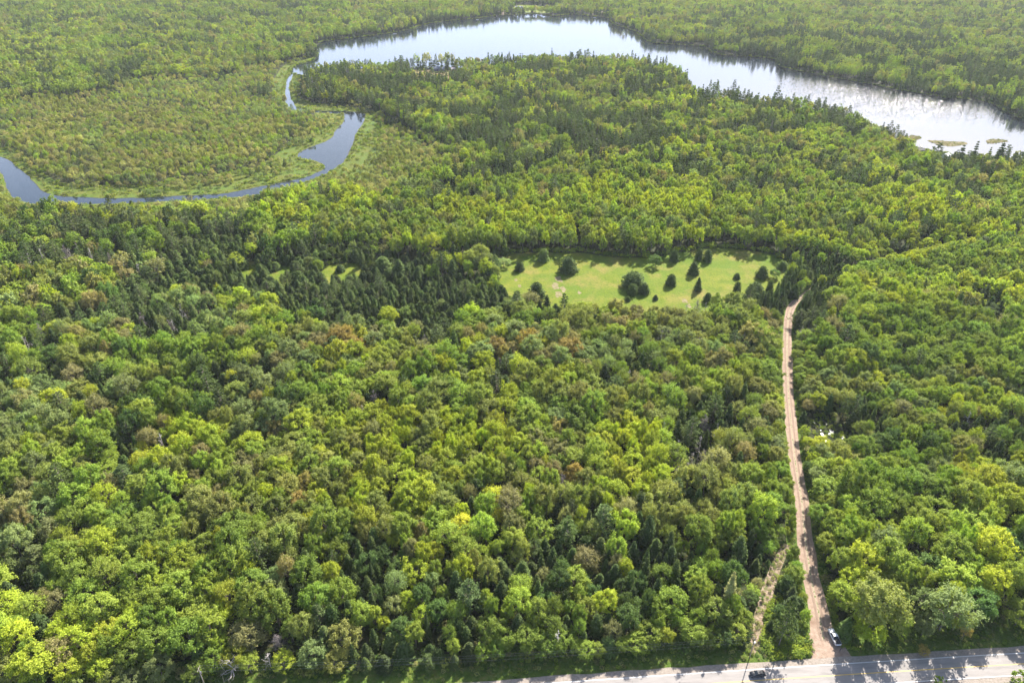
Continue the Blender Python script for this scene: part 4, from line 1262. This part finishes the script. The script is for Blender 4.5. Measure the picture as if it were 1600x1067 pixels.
# trees on the peninsula tip and shore that stand out against the lake
for k, (px, py, w, h, key, t, lab) in enumerate([
    (862, 93, 5, 18, 'spruce1', T_S, 'thin dark spruce rising above the peninsula treetops against the lake'),
    (667, 112, 12, 26, 'thin1', T_T, 'sparse pale tree against the lake left of the camps'),
    (652, 108, 9, 22, 'thin1', T_L, 'light tree at the water edge, left of the sparse pale one'),
    (690, 109, 9, 22, 'thin1', T_T, 'slender half-bare tree on the shore behind the grey camp'),
    (699, 109, 9, 24, 'thin1', T_O, 'taller half-bare tree on the shore between the camps'),
    (708, 107, 6, 22, 'thin1', T_B, 'narrow bare brownish tree behind the red camp'),
    (714, 108, 6, 14, 'spruce1', T_S, 'short dark spruce beside the red camp'),
    (1210, 172, 12, 36, 'pine1', T_S, 'tall dark pine sticking up from the near lake shore'),
    (1143, 160, 11, 33, 'pine1', T_S, 'lone tall pine above the near shore left of the others'),
    (1322, 196, 12, 30, 'pine1', T_S2, 'blue-green pine at the water edge right of the glitter'),
    (1356, 212, 9, 22, 'spruce1', T_S, 'short dark spruce between the two shore pines'),
    (1375, 217, 9, 26, 'spruce1', T_S, 'last dark spruce before the marshy cove'),
    (1457, 262, 22, 38, 'pine1', T_S, 'dark pine in front of the marsh island, left of three'),
    (1494, 266, 17, 40, 'spruce1', T_S, 'dark spruce in front of the marsh island, middle of three'),
    (1515, 262, 15, 42, 'spruce1', T_S, 'tall spruce in front of the marsh island, right of three'),
    (1555, 262, 22, 40, 'spruce1', T_S, 'large dark spruce by the little islet at the lake edge'),
]):
    x, y = gp(px, py); d = proj(x, y, 0)[2]; ppm = FPX / d; el = math.atan2(CAM_H, math.hypot(x, y))
    o = add_tree({'p': 'pine_tree', 's': 'spruce_tree', 't': 'broadleaf_tree'}[key[0]], key, x, y, w / ppm / 2, h / (ppm * math.cos(el)), t, k * 2.1, k)
    tag(o, lab, 'tree', 'trees along the lake shore')

# single trees that catch the eye in the near woods
for k, (px, py, w, h, key, t, lab) in enumerate([
    (1355, 985, 72, 84, 'broad0', T_O, 'large olive tree just right of the white pickup, at the woods edge'),
    (1467, 985, 64, 72, 'thin0', T_P, 'pale grey-green tree leaning over the verge by the paved road'),
    (340, 905, 36, 36, 'broad0', T_GOLD, 'bright golden tree, the yellowest crown in the front left woods'),
    (65, 1062, 62, 60, 'broad0', T_Y, 'yellow-olive tree at the very front left beside the road'),
    (1133, 955, 30, 70, 'spruce0', T_T, 'dying grey spruce left of the cut track'),
    (1216, 1010, 36, 78, 'pine0', T_S2, 'large pine between the cut track and the dirt road'),
    (1440, 1022, 16, 16, 'thin0', T_R, 'rusty orange shrub at the paved road edge'),
    (1500, 1003, 14, 34, 'thin0', T_R, 'rusty dead-leaved sapling in the dark edge of the woods'),
    (1172, 545, 46, 44, 'broad0', tuple(.5 * a + .5 * b for a, b in zip(T_R, T_O)), 'rusty orange broadleaf tree left of the upper dirt road'),
    (1465, 1068, 16, 14, 'bush0', T_G, 'green bush on the near side of the paved road'),
    (1592, 1066, 26, 16, 'bush0', T_G, 'second, larger bush on the near side of the paved road'),
]):
    x, y = gp(px, py); d = proj(x, y, 0)[2]; ppm = FPX / d; el = math.atan2(CAM_H, math.hypot(x, y))
    r = w / ppm / 2
    hh = max(r * 1.6, (h - w * 0.35 * math.sin(el)) / (ppm * math.cos(el)))
    o = add_tree({'p': 'pine_tree', 's': 'spruce_tree', 't': 'broadleaf_tree', 'b': 'shrub' if key[:2] == 'bu' else 'broadleaf_tree'}[key[0]], key, x, y, r, hh, t, k * 2.1, k)
    tag(o, lab, 'shrub' if key[:2] == 'bu' else 'tree')

# bleached dead trees that show
for k, (px, py, H, sp, n, lab) in enumerate([
    (366, 1056, 9.0, 0.62, 17, 'bleached dead tree with wide bare limbs over the front verge'),
    (871, 1018, 11, 0.2, 16, 'broken bleached snag among small conifers at the front edge'),
    (548, 1010, 9, 0.22, 34, 'grey twiggy dead tree near the paved road, left of centre'),
    (1135, 985, 10, 0.25, 18, 'pale dead snag left of the cut track'),
    (430, 745, 11, 0.4, 18, 'white-limbed dead tree in the middle of the golden woods'),
    (537, 655, 12, 0.22, 40, 'purplish grey bare tree in the centre left woods'),
    (1040, 545, 12, 0.3, 40, 'spreading grey dead tree in the gap behind the clearing'),
    (1090, 556, 12, 0.3, 40, 'second spreading grey dead tree, nearer the dirt road'),
    (1330, 790, 10, 0.3, 44, 'purplish grey bare tree right of the dirt road'),
    (105, 905, 9, 0.24, 40, 'purplish bare tree in the front left woods'),
]):
    x, y = gp(px, py)
    V, F = form_dead(1500 + k, H, sp, n, 4 if n > 30 else 2, 2.0 if n < 20 else 1.0)
    me = quadmesh('dead_tree', V, F, [M_TWIG if n > 30 else M_DEADW], smooth=np.ones(len(F), bool))
    o = bpy.data.objects.new('dead_tree', me); o.location = (x, y, 0); link(o)
    tag(o, lab, 'tree', 'bare dead trees')

# ------------------------------------------------------------------ vehicles
M_WHITE = mat_plain('paint_white', (0.70, 0.70, 0.70), 0.28, var=0.02)
M_BLACK = mat_plain('paint_black', (0.018, 0.02, 0.024), 0.22, var=0.05)
M_GLASS = mat_plain('car_glass', (0.02, 0.025, 0.03), 0.06, var=0.02)
M_TYRE = mat_plain('tyre_rubber', (0.02, 0.02, 0.02), 0.85)
M_RIM = mat_plain('wheel_rim', (0.4, 0.4, 0.42), 0.35, 0.8)
M_LAMP = mat_plain('lamp_lens', (0.6, 0.6, 0.58), 0.15)
M_TAIL = mat_plain('tail_lamp', (0.35, 0.02, 0.015), 0.2)
M_TRIM = mat_plain('black_trim', (0.025, 0.025, 0.027), 0.6)
M_CHROME = mat_plain('chrome', (0.6, 0.6, 0.6), 0.2, 1.0)


def loft(bm, secs, mi=0):
    """secs: list of closed loops of equal length; ends capped"""
    rings = [[bm.verts.new(p) for p in s] for s in secs]
    n = len(rings[0])
    for a, b in zip(rings[:-1], rings[1:]):
        for i in range(n): bm.faces.new((a[i], a[(i + 1) % n], b[(i + 1) % n], b[i]))
    bm.faces.new(rings[0][::-1]); bm.faces.new(rings[-1])
    bmesh.ops.recalc_face_normals(bm, faces=bm.faces)


def hull_sec(x, zb, zt, wb, wt):
    """a car-body cross section at length x"""
    m = zb + (zt - zb) * 0.55
    half = [(wb * .92, zb), (wb, zb + .12), (wb * 1.01, m), (wt, zt - .05), (wt * .9, zt)]
    return [(x, y, z) for y, z in half] + [(x, -y, z) for y, z in half[::-1]]


def wheel(parent, x, y, r):
    bm = bmesh.new(); add_tube(bm, (x, y - .12, r), (x, y + .12, r), r, r, 24)
    w = bm_obj('wheel', bm, M_TYRE, parent, True)
    bm = bmesh.new(); s = 1 if y > 0 else -1
    add_tube(bm, (x, y + s * .115, r), (x, y + s * .135, r), r * .62, r * .58, 20)
    bm_obj('rim', bm, M_RIM, w)


def pickup(loc, rz):
    e = empty('pickup_truck', loc, rz)
    hl = 2.9
    bm = bmesh.new()
    loft(bm, [hull_sec(2.90, .5, .98, .86, .74), hull_sec(2.78, .42, 1.10, .96, .86), hull_sec(2.2, .4, 1.16, 1.0, .92), hull_sec(1.35, .4, 1.20, 1.0, .94),
              hull_sec(0.2, .4, 1.17, 1.0, .95), hull_sec(-.85, .4, 1.17, 1.0, .95)])
    bm_obj('body', bm, M_WHITE, e, False)
    bm = bmesh.new()     # open bed: side walls, front wall and floor
    add_box(bm, (-1.87, .94, .80), (2.0, .10, .76), bevel=.02); add_box(bm, (-1.87, -.94, .80), (2.0, .10, .76), bevel=.02)
    add_box(bm, (-.92, 0, .80), (.10, 1.76, .76)); add_box(bm, (-1.87, 0, .50), (1.98, 1.76, .08), 1)
    bm_obj('cargo_bed', bm, [M_WHITE, M_TRIM], e)
    bm = bmesh.new(); add_box(bm, (-2.90, 0, .84), (.07, 1.86, .60), bevel=.02)
    tg = bm_obj('tailgate', bm, M_WHITE, e)
    bm = bmesh.new(); add_box(bm, (-2.945, 0, 1.0), (.02, .22, .07)); bm_obj('handle', bm, M_TRIM, tg)
    bm = bmesh.new(); add_box(bm, (-1.9, 0, 1.20), (1.96, 1.80, .05), bevel=.02)
    bm_obj('bed_cover', bm, M_TRIM, e)
    bm = bmesh.new()
    cab = [((1.35, 1.18), .90), ((.62, 1.80), .74), ((-.60, 1.84), .74), ((-.86, 1.17), .90)]
    loft(bm, [[(x, w, z) for (x, z), w in cab], [(x, 0, z + (.03 if z > 1.5 else 0)) for (x, z), w in cab], [(x, -w, z) for (x, z), w in cab]])
    bm_obj('cab_glass', bm, M_GLASS, e)
    bm = bmesh.new(); add_box(bm, (0.02, 0, 1.865), (1.22, 1.42, .05), bevel=.02)
    for s in (1, -1):
        for (a, b) in (((1.35, 1.18), (.62, 1.82)), ((.0, 1.18), (.0, 1.84)), ((-.86, 1.17), (-.6, 1.84))):
            add_tube(bm, (a[0], s * .91, a[1]), (b[0], s * .745, b[1]), .05, .045, 6)
    bm_obj('roof', bm, M_WHITE, e)
    for x in (1.85, -1.95):
        for y in (.93, -.93): wheel(e, x, y, .39)
    for y in (.68, -.68):
        bm = bmesh.new(); add_box(bm, (2.88, y, .86), (.08, .34, .18), bevel=.02); bm_obj('headlight', bm, M_LAMP, e)
        bm = bmesh.new(); add_box(bm, (-2.95, y * 1.3, .92), (.04, .13, .36)); bm_obj('tail_light', bm, M_TAIL, e)
        s = 1 if y > 0 else -1
        bm = bmesh.new(); add_box(bm, (1.0, s * 1.10, 1.28), (.14, .24, .18), bevel=.03); bm_obj('side_mirror', bm, M_TRIM, e)
    bm = bmesh.new(); add_box(bm, (2.95, 0, .82), (.06, .98, .30)); bm_obj('grille', bm, M_TRIM, e)
    for x in (3.0, -3.0):
        bm = bmesh.new(); add_box(bm, (x, 0, .52), (.14, 1.88, .20), bevel=.04); bm_obj('bumper', bm, M_CHROME, e)
    return e


def suv(loc, rz):
    e = empty('passenger_car', loc, rz)
    bm = bmesh.new()
    loft(bm, [hull_sec(2.30, .42, .72, .72, .62), hull_sec(2.15, .34, .86, .86, .74), hull_sec(1.4, .30, .95, .91, .82), hull_sec(.9, .30, .99, .92, .84),
              hull_sec(-1.6, .30, 1.02, .92, .85), hull_sec(-2.1, .34, 1.0, .88, .80), hull_sec(-2.25, .45, .85, .78, .70)])
    bm_obj('body', bm, M_BLACK, e, True)
    bm = bmesh.new()
    cab = [((.95, .97), .80), ((.12, 1.44), .62), ((-1.45, 1.46), .62), ((-2.02, 1.0), .76)]
    loft(bm, [[(x, w, z) for (x, z), w in cab], [(x, 0, z + (.03 if z > 1.2 else 0)) for (x, z), w in cab], [(x, -w, z) for (x, z), w in cab]])
    bm_obj('cabin_glass', bm, M_GLASS, e)
    bm = bmesh.new(); add_box(bm, (-.66, 0, 1.48), (1.55, 1.2, .045), bevel=.02)
    for s in (1, -1):
        for (a, b) in (((.95, .98), (.12, 1.46)), ((-.35, 1.0), (-.4, 1.47)), ((-2.02, 1.0), (-1.45, 1.47))):
            add_tube(bm, (a[0], s * .80, a[1]), (b[0], s * .62, b[1]), .045, .04, 6)
    bm_obj('roof', bm, M_BLACK, e)
    for x in (1.42, -1.36):
        for y in (.84, -.84): wheel(e, x, y, .34)
    for y in (.6, -.6):
        s = 1 if y > 0 else -1
        bm = bmesh.new(); add_box(bm, (2.22, y, .70), (.10, .30, .12), bevel=.02); bm_obj('headlight', bm, M_LAMP, e)
        bm = bmesh.new(); add_box(bm, (-2.24, y, .84), (.06, .26, .14)); bm_obj('tail_light', bm, M_TAIL, e)
        bm = bmesh.new(); add_box(bm, (.62, s * .97, 1.03), (.12, .18, .12), bevel=.03); bm_obj('side_mirror', bm, M_BLACK, e)
    bm = bmesh.new(); add_box(bm, (2.29, 0, .50), (.05, .8, .14)); bm_obj('grille', bm, M_TRIM, e)
    return e


x, y = gp(1303, 997)
x2, y2 = gp(1297, 985)
o = pickup((x, y, 0.04), math.atan2(y2 - y, x2 - x))
tag(o, 'white pickup truck with black bed cover parked at the dirt road mouth', 'pickup truck')
x, y = gp(1183, 1054.5)
i = int(np.argmin(np.abs(EDGE[:, 0] - x)))
o = suv((x, y, 0.078), math.atan2(-tn[i][1], -tn[i][0]))
tag(o, 'small black hatchback driving along the far lane of the paved road', 'car')


# ------------------------------------------------------------------ person by the pickup
def person(loc, rz):
    bm = bmesh.new()
    J = {'pelvis': (0, 0, .95, .15), 'waist': (0, 0, 1.08, .14), 'chest': (0.02, 0, 1.32, .165), 'neck': (0.01, 0, 1.50, .06), 'head0': (0.03, 0, 1.60, .09), 'head1': (.03, 0, 1.71, .095)}
    for s, n in ((1, 'l'), (-1, 'r')):
        J['sh' + n] = (0.0, s * .19, 1.42, .07); J['el' + n] = (-.02 + .04, s * .26, 1.17, .048); J['wr' + n] = (.20, s * .17, 1.08, .034)
        J['hip' + n] = (0, s * .10, .88, .095); J['kn' + n] = (.03, s * .115, .49, .062); J['an' + n] = (0, s * .125, .09, .045); J['toe' + n] = (.15, s * .14, .045, .04)
    E = [('pelvis', 'waist'), ('waist', 'chest'), ('chest', 'neck'), ('neck', 'head0'), ('head0', 'head1')]
    for n in 'lr': E += [('chest', 'sh' + n), ('sh' + n, 'el' + n), ('el' + n, 'wr' + n), ('pelvis', 'hip' + n), ('hip' + n, 'kn' + n), ('kn' + n, 'an' + n), ('an' + n, 'toe' + n)]
    # five fingers on each hand
    for s, n in ((1, 'l'), (-1, 'r')):
        w = J['wr' + n]
        J['pa' + n] = (w[0] + .06, w[1] - s * .02, w[2] - .01, .032); E.append(('wr' + n, 'pa' + n))
        for k in range(5):
            off = (k - 2) * .019
            a = f'f{k}{n}'; b = f'g{k}{n}'
            ln = (.03, .045, .05, .046, .036)[k]
            J[a] = (w[0] + .09, w[1] - s * (.02 + off), w[2] - .012 + (.02 if k == 0 else 0), .0095)
            J[b] = (w[0] + .09 + ln, w[1] - s * (.03 + off), w[2] - .04, .008)
            E += [('pa' + n, a), (a, b)]
    names = list(J)
    me = bpy.data.meshes.new('person')
    me.from_pydata([J[k][:3] for k in names], [(names.index(a), names.index(b)) for a, b in E], [])
    o = bpy.data.objects.new('person', me); link(o)
    o.modifiers.new('skin', 'SKIN'); sub = o.modifiers.new('sub', 'SUBSURF'); sub.levels = sub.render_levels = 1
    for k, sv in zip(names, me.skin_vertices[0].data):
        sv.radius = (J[k][3], J[k][3]); sv.use_root = (k == 'pelvis')
    bpy.context.view_layer.update()
    dg = bpy.context.evaluated_depsgraph_get()
    m2 = bpy.data.meshes.new_from_object(o.evaluated_get(dg))
    o.modifiers.clear(); o.data = m2; m2.name = 'person'
    skin = mat_plain('skin', (.45, .28, .2), .6); dark = mat_plain('dark_clothes', (.03, .035, .05), .85); shoe = mat_plain('shoes', (.05, .04, .04), .7)
    m2.materials.clear()
    for m in (skin, dark, shoe): m2.materials.append(m)
    for p in m2.polygons:
        c = p.center; p.use_smooth = True
        p.material_index = 2 if c.z < .1 else 0 if (c.z > 1.50 or (c.x > .19 and c.z > .8)) else 1
    bm = bmesh.new(); bmesh.ops.create_uvsphere(bm, u_segments=12, v_segments=8, radius=.108, matrix=Matrix.Translation((.015, 0, 1.70)))
    bmesh.ops.delete(bm, geom=[v for v in bm.verts if v.co.z < 1.68 and v.co.x > -.0], context='VERTS')
    bm_obj('hair', bm, mat_plain('hair_dark', (.03, .02, .015), .8), o, True)
    bm = bmesh.new()
    add_tube(bm, (.11, 0, 1.655), (.145, 0, 1.645), .014, .008, 6)
    for s in (1, -1): add_box(bm, (.03, s * .095, 1.665), (.03, .02, .05))
    bm_obj('nose_and_ears', bm, skin, o)
    bm = bmesh.new()
    for s in (1, -1): add_box(bm, (.118, s * .034, 1.672), (.012, .022, .012))
    bm_obj('eyes', bm, M_TRIM, o)
    o.location = loc; o.rotation_euler = (0, 0, rz)
    return o


x, y = gp(1312, 1017)
o = person((x, y, .045), -1.2)
tag(o, 'person in dark clothes standing behind the parked white pickup', 'person')


# ------------------------------------------------------------------ utility poles and lines
def pole(px, py, H, lab, guys, base_xy=None):
    x, y = base_xy if base_xy is not None else gp(px, py)
    e = empty('utility_pole', (x, y, 0))
    bm = bmesh.new(); add_tube(bm, (0, 0, -.3), (0, 0, H), .17, .11, 10); bm_obj('pole', bm, M_POLE, e, True)
    bm = bmesh.new(); add_box(bm, (0, 0.14, H - .6), (.1, .12, .1)); add_box(bm, (0, .06, H - .5), (.11, 2.1, .13), bevel=.01); bm_obj('crossarm', bm, M_POLE, e)
    for q in (-.9, .2, .9):
        bm = bmesh.new(); add_tube(bm, (0, q, H - .44), (0, q, H - .25), .05, .035, 8); bm_obj('insulator', bm, M_RIM, e)
    bm = bmesh.new(); add_tube(bm, (.3, 0, H - 2.6), (.3, 0, H - 1.8), .2, .2, 12); add_box(bm, (.14, 0, H - 2.2), (.12, .1, .3)); bm_obj('transformer', bm, M_RIM, e)
    for (gx_, gy_, gz_) in guys:
        bm = bmesh.new(); add_tube(bm, (0, 0, gz_), (gx_, gy_, 0), .022, .022, 5); bm_obj('guy_wire', bm, M_WIRE, e)
    return tag(e, lab, 'utility pole', 'poles along the paved road')


p1 = pole(1171, 1027, 9.5, 'wooden pole by the black car where the cut track meets the road', [(4.2, -1.8, 8.6), (5.4, -2.0, 8.9)])
bx = gp(323, 1078)
p2 = pole(0, 0, 11.0, 'weathered pole with guy wires at the front left roadside', [(-4.6, -1.5, 8.8), (-2.6, -2.2, 8.3)], bx)
for q in (-.9, .2, .9):
    a = Vector((p2.location.x, p2.location.y + q, 10.75)); b = Vector((p1.location.x, p1.location.y + q, 9.25))
    bm = bmesh.new(); prev = None
    for k in range(25):
        t = k / 24; c = a.lerp(b, t); c.z -= 4 * 2.2 * t * (1 - t)
        if prev is not None: add_tube(bm, prev, c, .012, .012, 4)
        prev = c
    tag(bm_obj('power_line', bm, M_WIRE), {-.9: 'power line on the road side of the two poles', .2: 'middle power line between the two poles', .9: 'power line on the woods side of the two poles'}[q], 'cable', 'wires between the two poles')


# ------------------------------------------------------------------ houses and camps
def house(px, py, w, dp, hw, hr, rz, wallc, roofc, lab, cat='house', name='house', chimney=False):
    x, y = gp(px, py)
    e = empty(name, (x, y, 0.03), rz)
    mw = mat_plain(name + '_wall', wallc, .7, var=.05); mr_ = mat_plain(name + '_roof', roofc, .6, var=.1)
    bm = bmesh.new(); add_box(bm, (0, 0, hw / 2), (w, dp, hw))
    for s in (1, -1):   # gables
        v = [bm.verts.new((s * w / 2, yy, zz)) for yy, zz in ((-dp / 2, hw), (dp / 2, hw), (0, hw + hr))]
        bm.faces.new(v)
    bm_obj('wall', bm, mw, e)
    bm = bmesh.new()
    o_ = .35
    for s in (1, -1):
        a = [(-w / 2 - o_, s * (dp / 2 + o_), hw - hr * o_ / (dp / 2)), (w / 2 + o_, s * (dp / 2 + o_), hw - hr * o_ / (dp / 2)), (w / 2 + o_, 0, hw + hr), (-w / 2 - o_, 0, hw + hr)]
        lo = [bm.verts.new((p[0], p[1], p[2] + .01)) for p in a]; hi = [bm.verts.new((p[0], p[1], p[2] + .16)) for p in a]
        bm.faces.new(hi); bm.faces.new(lo[::-1])
        for k in range(4): bm.faces.new((lo[k], lo[(k + 1) % 4], hi[(k + 1) % 4], hi[k]))
    bmesh.ops.recalc_face_normals(bm, faces=bm.faces)
    rf = bm_obj('roof', bm, mr_, e)
    if chimney:
        bm = bmesh.new(); add_box(bm, (w * .25, 0, hw + hr + .2), (.6, .6, 1.4)); bm_obj('chimney', bm, mat_plain('brick_red', (.3, .1, .07)), rf)
    nwin = max(2, int(w // 3.2))
    for k in range(nwin):
        xx = -w / 2 + w * (k + .5) / nwin
        if k == nwin // 2:
            bm = bmesh.new(); add_box(bm, (xx, -dp / 2 - .03, 1.05), (.95, .06, 2.1)); bm_obj('door', bm, M_TRIM, e); continue
        bm = bmesh.new(); add_box(bm, (xx, -dp / 2 - .03, 1.6), (1.3, .06, 1.2)); wi = bm_obj('window', bm, M_WHITE, e)
        bm = bmesh.new(); add_box(bm, (xx, -dp / 2 - .07, 1.6), (1.1, .03, 1.0)); bm_obj('pane', bm, M_GLASS, wi)
    return tag(e, lab, cat)


house(782, 17, 12, 9, 4.2, 3.6, R_(65), (.62, .68, .75), (.55, .60, .66), 'pale blue-white gabled house above the far beach', chimney=True)
house(811, 14, 15, 8, 2.8, 2.2, R_(6), (.25, .26, .29), (.20, .21, .25), 'long grey-roofed house on the lawn across the lake')
house(801, 6, 7, 6, 2.6, 1.6, R_(20), (.7, .7, .68), (.6, .6, .6), 'small white outbuilding behind the lawn across the lake', 'shed', 'shed')
house(681, 110.5, 9, 7, 3.0, 2.0, R_(8), (.16, .17, .21), (.17, .19, .25), 'dark blue-grey camp by the water on the peninsula', 'cabin', 'cabin')
house(691, 110.5, 7, 6, 2.6, 1.6, R_(-12), (.26, .26, .28), (.22, .23, .27), 'low grey camp between the dark one and the red one', 'cabin', 'cabin')
house(710, 111.5, 8, 7, 3.0, 1.8, R_(6), (.42, .22, .20), (.40, .32, .34), 'reddish camp at the right end of the peninsula clearing', 'cabin', 'cabin')
house(1477, 247, 6, 5, 2.6, 1.6, R_(30), (.75, .75, .72), (.75, .74, .70), 'small white-roofed camp at the shore in front of the marsh island', 'cabin', 'cabin')
house(1482, 266, 7, 5, 2.6, 1.8, R_(60), (.15, .12, .12), (.22, .16, .15), 'dark brown cabin among the trees below the white-roofed camp', 'cabin', 'cabin')
house(1436, 238, 7, 5, 2.5, 1.4, R_(-10), (.35, .33, .2), (.06, .06, .06), 'black-roofed boat shed on the shore of the marshy cove', 'shed', 'shed')


def boat(px, py, L, rz, col, lab, z=-.1):
    x, y = gp(px, py)
    e = empty('rowing_boat', (x, y, z), rz)
    bm = bmesh.new(); secs = []
    for t in (-1, -.6, 0, .5, .85, 1):
        w = .75 * (1 - max(0, t) ** 2.2 * .97) * (1 if t > -.9 else .85)
        zt = .55 + .15 * max(0, t)
        secs.append([(t * L / 2, w, zt), (t * L / 2, w * .8, .05), (t * L / 2, w * .1, -.12), (t * L / 2, -w * .1, -.12), (t * L / 2, -w * .8, .05), (t * L / 2, -w, zt), (t * L / 2, -w * .85, zt - .02), (t * L / 2, -w * .6, .18), (t * L / 2, w * .6, .18), (t * L / 2, w * .85, zt - .02)])
    loft(bm, secs)
    bm_obj('hull', bm, col, e)
    for q in (-.2, .2):
        bm = bmesh.new(); add_box(bm, (q * L, 0, .42), (.28, 1.25, .05)); bm_obj('seat', bm, M_POLE, e)
    return tag(e, lab, 'boat', 'small boats along the lake shore')


boat(617, 53.5, 6.0, .4, M_WHITE, 'white boat moored off the far left lake shore')
boat(746, 31.5, 5.0, .2, M_WHITE, 'small white boat at the shore left of the far beach')
boat(929, 28.2, 5.5, .1, M_WHITE, 'white boat drawn up at the sandy shore across the lake')
boat(842, 24.6, 5.0, .1, M_RIM, 'grey boat off the lawn across the lake')


def dock(px, py, L, rz, lab):
    x, y = gp(px, py)
    e = empty('dock', (x, y, 0), rz)
    bm = bmesh.new()
    for k in range(int(L / .3)): add_box(bm, (k * .3, 0, .12), (.26, 1.8, .06))
    bm_obj('deck', bm, M_DEADW, e)
    for xx in (.5, L / 2, L - .5):
        for yy in (-.8, .8):
            bm = bmesh.new(); add_tube(bm, (xx, yy, -1.4), (xx, yy, .5), .09, .09, 6); bm_obj('post', bm, M_POLE, e)
    return tag(e, lab, 'dock', 'docks on the lake')


dock(483, 77.5, 14, -.1, 'pale wooden dock in the inlet at the left end of the lake')
dock(775, 25, 12, -1.4, 'wooden dock below the far beach')
dock(1440, 230, 8, 1.2, 'short dock in the marshy cove')

# ------------------------------------------------------------------ air
HAZE = 0.00004
if HAZE > 0:
    bm = bmesh.new()
    add_box(bm, (0, 5000, 103.0), (25000, 19000, 213.0))
    hz, nt, b = new_mat('haze_air')
    nt.nodes.remove(b)
    vol = nt.nodes.new('ShaderNodeVolumePrincipled')
    vol.inputs['Color'].default_value = (0.86, 0.92, 1.0, 1)
    vol.inputs['Density'].default_value = HAZE
    vol.inputs['Anisotropy'].default_value = 0.2
    nt.links.new(vol.outputs[0], nt.nodes['Material Output'].inputs['Volume'])
    o = bm_obj('haze', bm, hz)
    tag(o, 'thin pale blue summer haze over the forest and lake', 'haze', None, 'stuff')
